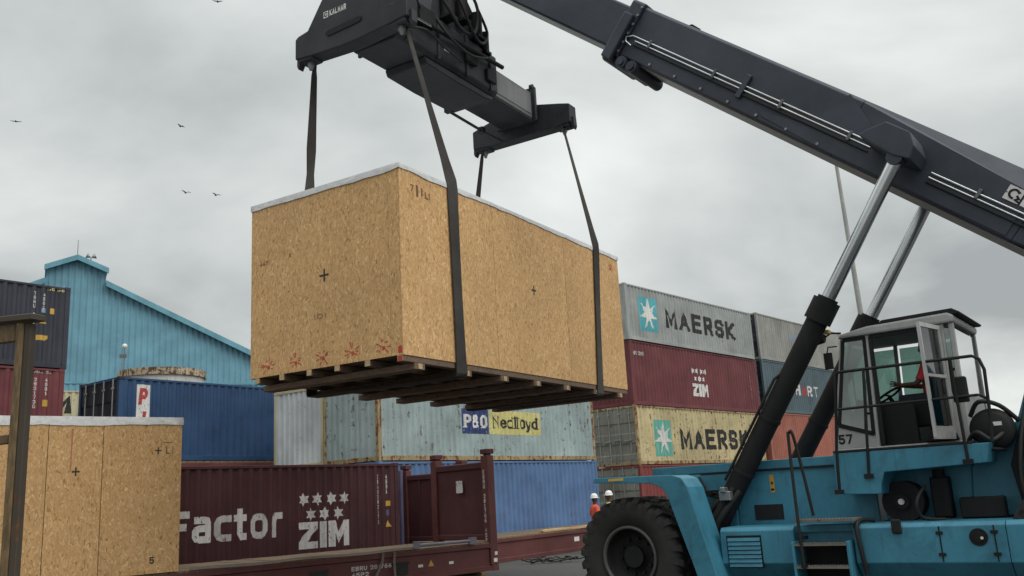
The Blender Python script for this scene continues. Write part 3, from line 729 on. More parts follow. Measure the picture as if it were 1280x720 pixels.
# ------------------------------------------------------------------ crates
M_osb = osb('osb_board'); M_osb2 = osb('osb_board_dull', .84)
def plastic():
    m, t, b = mat_base('white_plastic_sheet')
    v = mapped(t, (1, 1, 1)); n1 = noise(t, v, 6, 5, .6, 1.0)
    t.links.new(mixc(t, n1, (.42, .42, .43), (.82, .82, .81)), b.inputs['Base Color'])  # highlight lines of the wrinkles put into the colour by noise
    b.inputs['Roughness'].default_value = .3
    bp = N(t, 'ShaderNodeBump'); bp.inputs['Strength'].default_value = .6; bp.inputs['Distance'].default_value = .03
    t.links.new(n1, bp.inputs['Height']); t.links.new(bp.outputs[0], b.inputs['Normal'])
    MATS['plastic'] = m; return m
M_plastic = plastic()
M_stencil = paint('stencil_black', (.035, .025, .015), .7, bump=0)
M_spray = paint('red_spray', (.46, .060, .035), .7, bump=0, dirt=.1)
def cover(L, W, z, drop, seed):
    rnd = random.Random(seed); mb = MB()
    nx, ny = 48, 18; vs = []
    for i in range(nx + 1):
        for j in range(ny + 1):
            e = min(i, nx - i, j, ny - j); zz = z + .012 + (0 if e == 0 else rnd.uniform(0, .012))
            vs.append((-.012 + (L + .024) * i / nx, -.012 + (W + .024) * j / ny, zz))
    mb.add(vs, [(i * (ny + 1) + j, (i + 1) * (ny + 1) + j, (i + 1) * (ny + 1) + j + 1, i * (ny + 1) + j + 1) for i in range(nx) for j in range(ny)], True)
    per = [(i, 0) for i in range(nx)] + [(nx, j) for j in range(ny)] + [(nx - i, ny) for i in range(nx)] + [(0, ny - j) for j in range(ny)]
    vs = []; hem = drop
    for k, (i, j) in enumerate(per):
        x = -.012 + (L + .024) * i / nx; y = -.012 + (W + .024) * j / ny
        hem = max(.03, min(drop * 1.7, hem + rnd.uniform(-.013, .013) + (drop - hem) * .2)); o_ = rnd.uniform(0, .008)
        ox = -o_ if i == 0 else (o_ if i == nx else 0); oy = -o_ if j == 0 else (o_ if j == ny else 0)
        vs += [(x, y, z + .012), (x + ox, y + oy, z - hem * .5), (x + ox * .4, y + oy * .4, z - hem)]
    n = len(per)
    mb.add(vs, [(3 * k + a, 3 * ((k + 1) % n) + a, 3 * ((k + 1) % n) + a + 1, 3 * k + a + 1) for k in range(n) for a in (0, 1)], True)
    return mb
def crate(name, label, x, y, h, z, L, W, H, sseams, eseams, board, seed, skids=True, drop=.105):
    t = thing(name, label, 'crate', (x, y, z), head(h))
    b0 = .20 if skids else 0.0
    TH = .02
    sx = [0] + sseams + [L]; ey = [0] + eseams + [W]
    for yy in (0, W - TH):
        for a, b in zip(sx, sx[1:]): build('osb_panel', MB().box(a + .005, b - .005, yy, yy + TH, b0, b0 + H), board, t, .002)
    for xx in (0.003, L - TH - .003):
        for a, b in zip(ey, ey[1:]): build('osb_panel', MB().box(xx, xx + TH, max(a, TH) + .002, min(b, W - TH) - .002, b0 + .001, b0 + H - .001), board, t, .002)
    build('lid', MB().box(.03, L - .03, .03, W - .03, b0 + H - .03, b0 + H - .004), board, t)
    build('base_board', MB().box(.03, L - .03, .03, W - .03, b0 + .012, b0 + .03), MATS['dark_wood'], t)
    build('plastic_cover', cover(L, W, b0 + H, drop, seed), M_plastic, t)
    if skids:
        sk = MB().box(.01, L - .01, -.055, .055, .102, .202).mesh('bearer', .006); sk.materials.append(MATS['dark_wood'])
        endm = MB().box(.002, .009, -.052, .052, .105, .199).mesh('bearer_end', .0); endm.materials.append(MATS['pale_wood'])
        for v in (.07, .73, 1.37, 1.99, 2.62, 3.21):
            o = link('bearer', sk, None, t, (0, v, 0)); link('bearer_end', endm, None, o)
        cb = MB().box(-.13, .13, .012, W - .004, 0, .10).mesh('cross_beam', .006); cb.materials.append(MATS['dark_wood'])
        ce = MB().box(-.05, .05, .002, .011, .01, .095).mesh('cross_beam_end'); ce.materials.append(MATS['pale_wood'])
        for u in (.42, 1.71, 2.88, 4.03, 5.19, 6.49, 7.63):
            o = link('cross_beam', cb, None, t, (u, 0, 0))
            link('cross_beam_end', ce, None, o)
    return t
def plus(cx, cz, r, w): return rect2d(cx - r, cx + r, cz - w, cz + w) + rect2d(cx - w, cx + w, cz - r * 1.1, cz + r * 1.1)
def burst(cx, cz, r, rnd):
    ps = []
    for k in range(8):
        a = R(-50 + k * 38 + rnd.uniform(-14, 14)); q0 = r * rnd.uniform(.38, .55); q1 = r * rnd.uniform(.75, 1.2); w = .011
        d = Vector((math.cos(a), math.sin(a))); n_ = Vector((-d.y, d.x)) * w; c_ = Vector((cx, cz))
        ps.append([tuple(c_ + d * q0 - n_ * .6), tuple(c_ + d * q1 - n_), tuple(c_ + d * q1 + n_), tuple(c_ + d * q0 + n_ * .6)])
    ps += [[(cx - .05, cz - .04), (cx + .01, cz - .06), (cx + .03, cz + .0), (cx - .03, cz + .015)], [(cx + .02, cz + .01), (cx + .06, cz - .02), (cx + .05, cz + .03)]]
    return ps
KX, KY, KH, KZ = -1.719, 13.700, 31.7, 3.87
hc = crate('hanging_crate', 'large OSB crate hanging from slings, white plastic over its top', KX, KY, KH, KZ, 8.02, 3.38, 3.11, [2.70, 5.39], [.24], M_osb, 3, drop=.075)
side = lambda s, z, i: (s, i, z)
endf = lambda s, z, i: (i + .003, s, z)
endt = lambda s, z, i: (i + .003, 3.38 - s, z)
decal('cross_mark', hc, plus(4.07, 1.87, .085, .016), M_stencil, side, lift=.002)
decal('cross_mark', hc, plus(1.63, 1.74, .10, .018), M_stencil, endf, lift=.002)
decal('stencil', hc, text2d('7', .30, 2.92, .12, t=.2) + rect2d(.45, .5, 2.86, 3.06) + rect2d(.58, .62, 2.9, 3.04) + text2d('LI', .68, 2.88, .12, t=.2), paint('faint_stencil', (.19, .10, .045), .7, bump=0), side, lift=.002)
decal('stencil', hc, text2d('4471', .22, 2.16, .08, t=.2) + text2d('X', .93, 2.2, .07, t=.2), MATS['faint_stencil'], endt, lift=.002)
decal('stencil', hc, text2d('101', 1.5, 1.02, .08, width=.3, t=.1), MATS['faint_stencil'], endt, lift=.002)
rn = random.Random(5)
for v in (2.94, 2.30, 1.68, 1.04, .40): decal('red_burst_mark', hc, burst(v, .37, .15, rn), M_spray, endf, lift=.002)
decal('red_burst_mark', hc, burst(7.62, 2.98, .10, rn), M_spray, side, lift=.002)
decal('red_paint', hc, rect2d(.02, .11, .11, .19) + rect2d(.02, .10, .23, .34), M_spray, endf, lift=.003)

cx_, cy_ = along(FX, FY, FH, -3.5, 0.005)
lc = crate('standing_crate', 'OSB crate standing on the flat rack behind the timber frame', cx_, cy_, FH, .836, 8.0, 2.40, 2.87, [2.6, 5.62, 6.55], [1.2], M_osb2, 9, skids=False, drop=.15)
decal('cross_mark', lc, plus(6.10, 1.89, .07, .014), M_stencil, side, lift=.002)
decal('stencil', lc, plus(7.55, 2.25, .06, .012) + rect2d(7.7, 7.715, 2.19, 2.33) + rect2d(7.7, 7.77, 2.19, 2.205) + rect2d(7.82, 7.83, 2.19, 2.33) + rect2d(7.62, 7.84, 2.40, 2.408), M_stencil, side, lift=.002)
decal('stencil', lc, text2d('5', 7.45, .18, .12, t=.2), M_stencil, side, lift=.002)
decal('red_paint', lc, [[(6.0, 1.9), (6.015, 1.9), (6.03, 2.66), (6.0, 2.66)]], paint('faint_red', (.42, .16, .09), .7, bump=0), side, lift=.003)

# slings
M_sling = paint('dark_webbing', (.036, .031, .027), .85, dirt=.4, bump=.3, fade=.35)
def sling(label, u_top, u_edge, u_bot, w):
    H = .20 + 3.11
    zt = 10.36 - KZ; yo = 1.76
    def lerp(a, b, f): return tuple(a[i] + (b[i] - a[i]) * f for i in range(3))
    A = (u_top, .63, zt); B = (u_edge, -.028, H + .03); Cc = (u_bot, -.026, -.008); D = (u_bot, 3.40, -.008); E_ = (u_edge, 3.408, H + .03); F_ = (u_top, 2.89, zt)
    pth, wd = [], []
    for f, ww in ((0, .12), (.06, .14), (.10, w * .55), (.5, w * .62), (.85, w * .8), (.97, w)): pth.append(lerp(A, B, f)); wd.append(ww)
    for f in (0.02, .3, .6, .9, .99): pth.append(lerp(B, Cc, f)); wd.append(w)
    pth[6:6] = []
    pth.append((u_bot, .0, -.018)); wd.append(w); pth.append((u_bot, 3.38, -.018)); wd.append(w)
    for f in (.01, .5, .98): pth.append(lerp(D, E_, f)); wd.append(w)
    for f, ww in ((.03, w), (.15, w * .9), (.3, w * .6), (.45, w * .85), (.6, w * .8), (.9, w * .55), (.94, .10), (1, .10)): pth.append(lerp(E_, F_, f)); wd.append(ww)
    o = build('lifting_sling', ribbon(pth, wd, lambda i: (1, 0.12 * math.sin(i), 0), .014), M_sling)
    o.location = (KX, KY, KZ); o.rotation_euler = (0, 0, head(KH))
    return tag(o, label, 'sling', 'slings round the hanging crate')
sling('wide dark webbing sling round the crate, near its end with the red bursts', 1.11, 1.44, 1.50, .29)
sling('dark webbing sling round the crate, near its end by the MAERSK containers', 6.96, 6.90, 6.58, .27)

# ------------------------------------------------------------------ spreader
M_boom = paint('dark_slate_machine_paint', (.027, .034, .052), .5, rust=.0, dirt=.45, fade=.25, spec=.4, grime=.35)
M_spread = paint('spreader_black_paint', (.016, .018, .024), .55, dirt=.5, fade=.3, spec=.3, grime=.4)
M_boomlt = paint('machine_grey_paint', (.13, .135, .14), .5, rust=.1, dirt=.5)
M_under = paint('boom_wear_plate', (.16, .165, .165), .5, dirt=.4)
M_blk = paint('machine_black', (.008, .008, .009), .68, dirt=.3, spec=.22)
M_hose = paint('rubber_hose', (.012, .012, .012), .6, bump=0)
M_chrome = paint('chrome_rod', (.55, .56, .57), .22, dirt=.15, metallic=1.0, bump=0)
M_steel = paint('worn_steel', (.25, .25, .25), .4, rust=.1, metallic=.6)
SPX, SPY, SPZ = -1.1, 18.06, 10.30
sp = thing('container_spreader', 'dark telescopic container spreader hanging under the boom with slings hooked on', 'spreader', (SPX, SPY, SPZ), head(KH))
eb = [(-1.38, .04), (-1.38, .46), (-1.30, .51), (-1.05, .55), (-.55, 1.25), (.55, 1.25), (1.05, .55), (1.30, .51), (1.38, .46), (1.38, .04), (1.0, 0), (.2, -.05), (-.2, -.05), (-1.0, 0)]
n_ = build('end_beam', MB().prism(eb, 'x', -3.20, -2.86), M_spread, sp, .025, 2)
# black plate painting the shade of a pressed recess, makers mark, rim
build('slot_shade', MB().prism([(.52, .25)] + [(.52 + .05 * math.cos(R(a)), .31 + .05 * math.sin(R(a))) for a in range(-80, 90, 30)] + [(.5, .37), (-.28, .40)] + [(-.28 + .055 * math.cos(R(a)), .345 + .055 * math.sin(R(a))) for a in range(100, 270, 30)] + [(-.26, .28)], 'x', -3.215, -3.203), M_blk, n_)
kal = lambda s, z, i: (-3.20 + i, .62 - s, z)
decal('lettering', sp, text2d('KALMAR', .155, .66, .125, width=.42, t=.24, gap=.14), M_white, kal)
decal('logo', sp, rect2d(0, .12, .655, .79), M_white, kal)
decal('logo', sp, text2d('C', .02, .675, .095, width=.085, t=.2), M_blk, kal, lift=.008)
eb2 = [(-1.38, .04), (-1.38, .5), (-1.12, .57), (-.32, .76), (.32, .76), (1.12, .57), (1.38, .5), (1.38, .04), (.9, .0), (-.9, .0)]
f_ = build('end_beam', MB().prism(eb2, 'x', 2.86, 3.20), M_spread, sp, .025, 2)
for xx in (-3.03, 3.03):
    for yy in (-1.13, 1.13):
        o = build('corner_head', MB().box(xx - .15, xx + .15, yy - .19, yy + .19, -.04, .10), M_spread, sp, .03, 2)
        build('twistlock', MB().cyl((xx, yy, -.02), (xx, yy, -.10), .07, n=12).cyl((xx, yy, -.10), (xx, yy, -.19), .06, .03, n=12), M_steel, o)
        build('guide_flipper', MB().prism([(yy + (.2 if yy > 0 else -.2), .2), (yy + (.30 if yy > 0 else -.30), .2), (yy + (.31 if yy > 0 else -.31), -.04), (yy + (.27 if yy > 0 else -.27), -.12), (yy + (.2 if yy > 0 else -.2), .0)], 'x', xx - .07, xx + .07), M_spread, o, .01)
for yy in (-1.0, 1.0): build('sensor_box', MB().box(3.202, 3.27, yy - .1, yy + .1, .22, .4), M_blk, sp, .01)
for sgn in (-1, 1):
    a, b = (2.45, 2.855) if sgn < 0 else (.8, 2.855)
    x0, x1 = sorted((sgn * a, sgn * b))
    ar = build('telescopic_arm', MB().box(x0, x1, -.45, .45, .32, 1.0), M_boomlt if sgn > 0 else M_spread, sp, .02)
build('arm_flange', MB().box(2.72, 2.80, -.56, .56, .26, 1.12), M_spread, sp, .012)
build('arm_flange', MB().cyl((2.76, -.50, 1.14), (2.76, -.42, 1.14), .07, n=12), M_spread, sp)
build('arm_wear_plate', MB().box(1.05, 2.68, -.462, -.452, .42, .90), M_under, sp, .004)
build('arm_underside', MB().box(.9, 2.9, -.44, .44, .27, .315), M_spread, sp, .01)
mbm = build('main_beam', MB().prism([(-.60, .30), (-.50, .20), (.50, .20), (.60, .30), (.60, 1.14), (.5, 1.24), (-.5, 1.24), (-.60, 1.14)], 'x', -2.47, 1.0), M_spread, sp, .02)
build('lower_housing', MB().prism([(-1.55, .195), (-1.48, .06), (-.6, .03), (.6, .05), (.88, .10), (.92, .195)], 'y', -.52, .52), M_spread, sp, .02)
for xx in (-2.2, -1.2, -.2, .7):
    build('stiffener', MB().box(xx - .03, xx + .03, -.635, .635, .24, 1.18), M_spread, mbm, .006)
# central head: rotator, slewing motors, yoke
build('head_frame', MB().prism([(-1.35, 1.22), (.97, .92), (.86, 1.36), (.42, 1.82), (0, 2.25), (-.6, 2.32), (-1.2, 1.85)], 'y', -.52, .58), M_spread, sp, .03, 2)
for xx, yy, zz, rr, hh in ((.2, -.62, 1.3, .14, .5), (-.35, -.66, 1.45, .12, .55), (-.85, -.62, 1.32, .15, .42), (.55, -.6, 1.1, .1, .4)):
    build('slewing_motor', MB().cyl((xx, yy, zz), (xx, yy, zz + hh), rr, n=14).cyl((xx, yy, zz + hh), (xx, yy, zz + hh + .08), rr * .6, n=12).box(xx - rr, xx + rr, yy - rr * 1.1, yy + .1, zz - .06, zz), M_blk, sp)
for bx in ((-1.9, -1.4, -.72, -.61, .75, 1.12), (-.3, .1, -.70, -.61, .55, .82), (.5, .85, -.68, -.61, .42, .7)):
    build('valve_block', MB().box(*bx), M_blk, sp, .015)
build('rotator_ring', MB().cyl((-.3, .05, 2.2), (-.3, .05, 2.48), .62, n=28).cyl((-.3, .05, 2.48), (-.3, .05, 2.6), .5, n=28), M_spread, sp)
build('yoke', MB().box(-.62, .02, -.42, -.22, 2.55, 3.25).box(-.62, .02, .32, .52, 2.55, 3.25), M_spread, sp, .03)
build('yoke_pin', MB().cyl((-.3, -.6, 3.1), (-.3, .7, 3.1), .11, n=14), M_steel, sp)
rod = build('telescope_cylinder', MB().cyl((-1.55, -.72, .76), (1.05, -.72, .90), .05, n=10), M_blk, sp)
build('piston_rod', MB().cyl((-2.35, -.72, .715), (-1.55, -.72, .76), .026, n=10), M_chrome, rod)
build('telescope_cylinder', MB().cyl((.7, .56, .10), (2.0, .56, .06), .035, n=10).cyl((2.0, .56, .06), (2.9, .56, .08), .022, n=8).box(1.95, 2.1, .49, .63, -.01, .13).box(.62, .75, .45, .62, .05, .2), M_spread, sp)
def hose(pts, r, parent, name='hose', n=7, k=5):
    P_ = [Vector(q) for q in pts]; out_ = []
    for i in range(len(P_) - 1):
        a, b, c, d = P_[max(i - 1, 0)], P_[i], P_[i + 1], P_[min(i + 2, len(P_) - 1)]
        for j in range(k):
            f = j / k
            out_.append(.5 * ((2 * b) + (c - a) * f + (2 * a - 5 * b + 4 * c - d) * f * f + (3 * b - a - 3 * c + d) * f ** 3))
    out_.append(P_[-1]); return build(name, MB().tube(out_, r, n), M_hose, parent)
hose([(-1.6, -.7, 1.9), (-1.2, -.85, 1.35), (-.6, -.82, 1.05), (-.1, -.8, 1.25), (.1, -.75, 1.9), (0, -.6, 2.4)], .035, sp)
hose([(-1.4, -.66, 1.1), (-1.0, -.8, .7), (-.3, -.8, .62), (.4, -.75, .85)], .028, sp)
hose([(-.9, -.6, 2.3), (-.7, -.85, 1.7), (-.35, -.88, 1.15), (.1, -.82, 1.05), (.5, -.72, 1.5), (.3, -.6, 2.1)], .032, sp)
hose([(-2.2, -.62, .5), (-1.8, -.78, .55), (-1.2, -.75, .45), (-.5, -.70, .42)], .024, sp)
hose([(-2.6, -.5, 1.0), (-2.5, -.7, 1.35), (-2.1, -.72, 1.2), (-1.8, -.7, .95)], .026, sp)
decal('sticker', sp, rect2d(-1.0, -.82, .52, .60), M_greyprint, lambda s, z, i: (s, -.60 + i, z))

# ------------------------------------------------------------------ reach stacker
M_blue = paint('machine_blue_paint', (.044, .205, .295), .42, rust=.0, dirt=.4, fade=.15, grime=.55)
M_rub = paint('tyre_rubber', (.017, .016, .0155), .8, dirt=.3, fade=.25, bump=.4, spec=.25)
M_rim = paint('rim_dark', (.010, .010, .010), .7, rust=.0)
M_rimring = paint('rim_ring_grey', (.075, .072, .07), .5, rust=.1)
M_cab = paint('cab_grey_paint', (.37, .37, .365), .45, dirt=.4, grime=.25)
M_glass = glass('cab_glass', (.40, .53, .49), .20)
M_tread = paint('step_grating', (.17, .15, .13), .6, rust=.35)
rs = thing('reach_stacker', 'blue and dark grey container reach stacker with raised boom and grey cab 57', 'reach stacker', (2.7175, 15.7264, 0), R(144))
# wheels
def tyre_mesh(w, Rr):
    mb = MB(); h = w / 2
    prof = [(.46, -h * .80), (.50, -h * .92), (.62, -h), (.74, -h * .98), (.80, -h * .88), (.825, -h * .55), (.83, 0), (.825, h * .55), (.80, h * .88), (.74, h * .98), (.62, h), (.50, h * .92), (.46, h * .80)]
    mb.lathe([(r * Rr / .875, t_) for r, t_ in prof], (0, 0, 0), (0, 1, 0), 48)
    n = 26
    for side_ in (-1, 1):
        for i in range(n):
            a = 2 * math.pi * (i + (.5 if side_ > 0 else 0)) / n; vs = []
            for yy, da, ra, rb in ((side_ * .01, .10, .80, .872), (side_ * h * .80, 0, .79, .872), (side_ * h * 1.0, -.02, .70, .80)):
                for ww in (-.055, .055):
                    for r in (ra, rb):
                        aa = a + da + ww; r2 = r * Rr / .875
                        vs.append((r2 * math.cos(aa), yy, r2 * math.sin(aa)))
            fs = []
            for k in (0, 4):
                fs += [(k, k + 1, k + 5, k + 4), (k + 2, k + 6, k + 7, k + 3), (k + 1, k + 3, k + 7, k + 5), (k, k + 4, k + 6, k + 2)]
            mb.add(vs, fs + [(0, 2, 3, 1), (8, 9, 11, 10)])
    return mb.mesh('tyre')
ty = tyre_mesh(.50, .875); ty.materials.append(M_rub)
rimmb = MB().lathe([(.475, -.17), (.475, .20), (.455, .225), (.43, .225), (.42, .20), (.405, .05), (.33, -.02), (.17, -.03), (.16, .02), (.0, .03)], (0, 0, 0), (0, 1, 0), 40)
for i in range(10):
    a = 2 * math.pi * i / 10; rimmb.cyl((.26 * math.cos(a), -.025, .26 * math.sin(a)), (.26 * math.cos(a), .03, .26 * math.sin(a)), .022, n=6)
rm = rimmb.mesh('rim'); rm.materials.append(M_rim)
rgm = MB().lathe([(.452, .228), (.455, .240), (.43, .244), (.412, .236), (.408, .20)], (0, 0, 0), (0, 1, 0), 40).mesh('rim_ring'); rgm.materials.append(M_rimring)
for xx, yy in ((0, 1.80), (0, 1.22), (0, -1.22), (0, -1.80), (-5.9, 1.35), (-5.9, -1.35)):
    o = link('tyre', ty, None, rs, (xx, yy, .876)); o.rotation_euler = (0, random.uniform(0, 3), 0 if yy > 0 else math.pi)
    link('rim', rm, None, o); link('rim_ring', rgm, None, o)
build('fender_stay', MB().box(-1.02, -.92, .89, 1.56, 1.70, 1.78).box(-1.25, -1.17, .89, 1.56, .9, .98), M_blk, rs)
build('front_axle', MB().box(-.35, .35, -.95, .95, .55, 1.1).cyl((0, -1.9, .876), (0, 1.9, .876), .16, n=16), M_blk, rs, .03)
build('rear_axle', MB().box(-6.15, -5.65, -1.1, 1.1, .65, 1.0).cyl((-5.9, -1.4, .876), (-5.9, 1.4, .876), .12, n=16), M_blk, rs, .03)
# fenders
fpoly = [(.50, 2.00), (.46, 2.055), (-.86, 2.03), (-1.0, 1.98), (-1.08, 1.85), (-1.42, .55), (-1.26, .55), (-.92, 1.72), (-.80, 1.88), (-.62, 1.935), (.1, 1.965)]
for y0, y1 in ((1.55, 2.08), (-2.08, -1.55)):
    fd = build('fender', MB().prism(fpoly, 'y', y0, y1), M_blue, rs, .015, 2)
    ys = 2.085 if y0 > 0 else -2.085
    build('fender_lip', MB().prism([(.5, 1.985), (.47, 2.06), (-.86, 2.036), (-1.0, 1.985), (-1.085, 1.855), (-1.43, .54), (-1.14, .54), (-.76, 1.72), (-.68, 1.86), (-.5, 1.93), (.0, 1.965)], 'y', ys - .02, ys + .02), M_blue, fd, .008)
decal('amber_patch', rs, [[(-.05, 2.0), (.22, 1.998), (.22, 2.035), (-.05, 2.035)]], M_orangeprint, lambda s, z, i: (s, 2.107 - i, z))
# chassis: narrow between the wheels, wide behind them
build('front_chassis', MB().prism([(1.25, .7), (1.3, 1.2), (1.1, 1.5), (-.22, 1.58), (-.42, 2.03), (-1.3, 2.03), (-1.3, .5), (.9, .5)], 'y', -.90, .90), M_blue, rs, .02, 2)
dk = build('upper_deck', MB().box(-3.38, .10, -.88, .88, 2.045, 2.178), M_blue, rs, .012, 2)
build('deck_body', MB().box(-3.38, -1.304, -.875, .875, 1.20, 2.04), M_blue, rs, .012)
build('deck_seal', MB().box(-3.35, -.75, .884, .905, 2.02, 2.05), M_blk, rs)
build('deck_shelf', MB().box(-3.4, -1.38, .88, 1.6, 1.16, 1.245), M_blue, rs)
for sg in (1, -1):
    lp = [(sg * 1.10, .48), (sg * 1.48, .48), (sg * 1.75, .76), (sg * 1.75, 1.20), (sg * 1.70, 1.25), (sg * 1.10, 1.25)]
    build('lower_body', MB().prism(lp, 'x', -2.44, -1.36), M_blue, rs, .012, 2)
    build('lower_body', MB().prism(lp, 'x', -5.05, -3.24), M_blue, rs, .012, 2)
    build('lower_body', MB().prism([(a * .86, b) for a, b in lp], 'x', -3.236, -2.444), M_blue, rs, .012)
    build('rear_body', MB().prism(lp, 'x', -6.9, -5.054), M_blue, rs, .012, 2) if sg < 0 else build('rear_body', MB().prism(lp, 'x', -5.056 - .0, -6.9), M_blue, rs, .012, 2)
build('chassis_core', MB().box(-8.0, -1.21, -1.08, 1.08, .5, 1.24), M_blk, rs, .02)
build('counterweight', MB().prism([(-6.95, .6), (-8.3, .7), (-8.45, 1.2), (-8.3, 2.0), (-6.95, 2.05)], 'y', -1.65, 1.65), M_blue, rs, .06, 3)
# louvre
lv = build('vent_frame', MB().box(-1.97, -1.45, 1.742, 1.756, .70, 1.14), M_blk, rs)
for i in range(7):
    z0 = .72 + i * .058
    build('slat', MB().prism([(1.757, z0), (1.775, z0 - .005), (1.760, z0 + .04), (1.757, z0 + .04)], 'x', -1.95, -1.47), M_blue, lv)
# seams, hinges and round filler on the lower panel
for xx in (-4.30, -4.92):
    sm_ = build('panel_seam', MB().box(xx - .008, xx + .008, 1.749, 1.7545, .77, 1.2), M_blk, rs)
    for zz in (.86, 1.12): build('hinge', MB().box(xx - .04, xx + .04, 1.751, 1.770, zz - .018, zz + .018), M_blk, sm_)
build('filler_well', MB().cyl((-4.74, 1.74, 1.06), (-4.74, 1.758, 1.06), .105, n=24).cyl((-4.74, 1.757, 1.06), (-4.74, 1.775, 1.06), .06, n=16), M_blk, rs)
build('filler_cap', MB().cyl((-4.78, 1.774, 1.05), (-4.78, 1.785, 1.05), .018, n=10), M_greyprint, rs)
build('small_window', MB().box(-2.01, -1.57, .877, .884, 1.31, 1.53), M_blk, rs)
decal('yellow_plate', rs, rect2d(-1.92, -1.85, 1.70, 1.96), M_orangeprint, lambda s, z, i: (s, .876 - i, z))
decal('black_figure', rs, plus(-1.885, 1.84, .02, .008) + rect2d(-1.91, -1.86, 1.73, 1.76), M_blk, lambda s, z, i: (s, .876 - i, z), lift=.008)
# steps
st = build('ladder_frame', MB().box(-2.49, -2.45, 1.55, 1.92, .30, 1.05).box(-3.22, -3.18, 1.55, 1.92, .30, 1.05), M_blue, rs, .006)
def step_tread(z, y0, y1, xa=-3.18, xb=-2.49):
    b = MB().box(xa, xb, y0, y1, z - .035, z - .006)
    for i in range(18): xx = xa + (i + .5) * (xb - xa) / 18; b.box(xx - .008, xx + .008, y1 - .03, y1 + .004, z - .006, z + .010)
    return build('step', b, M_tread, rs)
for zz in (1.03, .74, .45): step_tread(zz, 1.60, 1.93)
step_tread(1.335, 1.42, 1.90, -3.30, -2.52)
build('step_recess', MB().box(-3.17, -2.50, 1.516, 1.524, .5, 1.0), M_blk, rs)
hose([(-2.6, 1.93, .70), (-2.59, 1.94, 1.4), (-2.6, 1.95, 2.40), (-2.62, 1.95, 2.50), (-2.66, 1.94, 2.48), (-2.70, 1.84, 2.0), (-2.74, 1.74, 1.38)], .022, rs, 'handrail')
build('grab_bracket', MB().box(-2.64, -2.56, 1.76, 1.95, .72, .76).box(-2.64, -2.56, 1.76, 1.95, 1.08, 1.12), M_blk, rs)
# operator platform
pf = build('platform', MB().prism([(-3.03, 2.19), (-3.03, 1.64), (-3.60, 1.62), (-3.62, 1.74), (-3.68, 1.90), (-4.93, 1.945), (-5.0, 2.19)], 'y', .86, 1.50), M_blue, rs, .012, 2)
build('platform_edge', MB().box(-4.80, -3.04, .9, 1.508, 2.192, 2.222), M_blk, rs, .004)
build('platform_floor', MB().box(-4.95, -2.9, -1.3, .855, 2.12, 2.19), M_blue, rs)
build('bay_back', MB().box(-5.0, -3.45, .70, .80, 1.25, 2.115), M_blue, rs)
# machinery in the bay
build('fan_drum', MB().cyl((-3.76, .82, 1.50), (-3.76, 1.10, 1.50), .27, n=32).cyl((-3.76, 1.10, 1.50), (-3.76, 1.17, 1.50), .10, n=20), M_blk, rs, .01)
build('drum_hub', MB().cyl((-3.76, 1.17, 1.50), (-3.76, 1.19, 1.50), .04, n=14), M_white, rs)
build('pump_block', MB().box(-4.35, -4.12, .82, 1.05, 1.27, 1.80).cyl((-4.23, .95, 1.80), (-4.23, .95, 1.9), .08, n=12), M_blk, rs, .02)
build('battery_box', MB().box(-4.98, -4.46, .85, 1.12, 1.255, 1.52), M_blk, rs, .02)
hose([(-4.12, 1.3, 1.7), (-4.02, 1.45, 1.5), (-4.05, 1.4, 1.3), (-4.3, 1.3, 1.26)], .025, rs)
hose([(-3.45, 1.44, 1.28), (-3.35, 1.60, 1.30), (-3.30, 1.77, 1.22), (-3.33, 1.79, .9), (-3.35, 1.74, .62)], .03, rs)
build('latch', MB().box(-3.86, -3.74, 1.74, 1.79, 1.12, 1.30), M_blk, rs, .015)
# handrails
def rail(pts, r=.021, name='handrail'): return hose(pts, r, rs, name, 8, 3)
build('handrail', MB().tube([(-3.06, 1.5, 1.66), (-3.09, 1.5, 2.2), (-3.22, 1.5, 3.27), (-3.26, 1.5, 3.29), (-4.96, 1.5, 3.29), (-5.04, 1.5, 3.24), (-5.08, 1.5, 3.1), (-5.06, 1.5, 2.6), (-5.03, 1.5, 2.19)], .021, 8), M_blk, rs)
build('handrail', MB().tube([(-3.16, 1.5, 2.78), (-4.96, 1.5, 2.79), (-5.05, 1.5, 2.74)], .018, 8), M_blk, rs)
for x0, z0, x1 in ((-3.48, 1.86, -3.60), (-4.72, 1.97, -4.70)):
    build('rail_post', MB().tube([(x0, 1.512, z0), (x1, 1.505, 3.28)], .02, 8).box(x0 - .06, x0 + .06, 1.503, 1.53, z0 - .03, z0 + .03), M_blk, rs)
build('rail_foot', MB().box(-3.12, -3.0, 1.503, 1.53, 1.64, 1.70), M_blk, rs)
build('control_box', MB().box(-4.84, -4.66, 1.38, 1.48, 2.72, 3.05), M_blk, rs, .015)
# tower and boom pivot
tw = [(-4.55, 1.26), (-4.62, 1.9), (-4.72, 2.06), (-4.95, 2.14), (-5.12, 2.28), (-5.28, 2.52), (-5.45, 2.95), (-5.75, 3.5), (-6.3, 4.05), (-7.1, 4.35), (-7.8, 4.2), (-8.1, 3.5), (-8.0, 2.06), (-6.94, 2.06), (-6.94, 1.26)]
for y0, y1 in ((.66, .84), (-.84, -.66)): build('tower_plate', MB().prism(tw, 'y', y0, y1), M_blue, rs, .02)
build('tower_cross', MB().box(-7.9, -7.1, -.655, .655, 2.0, 2.9), M_blue, rs, .02)
build('pivot_pin', MB().cyl((-7.35, -.95, 3.75), (-7.35, .95, 3.75), .16, n=18), M_steel, rs)
build('tower_rib', MB().prism([(-5.20, 1.26), (-5.12, 1.9), (-5.3, 2.4), (-5.42, 2.4), (-5.24, 1.9), (-5.32, 1.26)], 'y', .845, 1.02), M_blk, rs, .01)
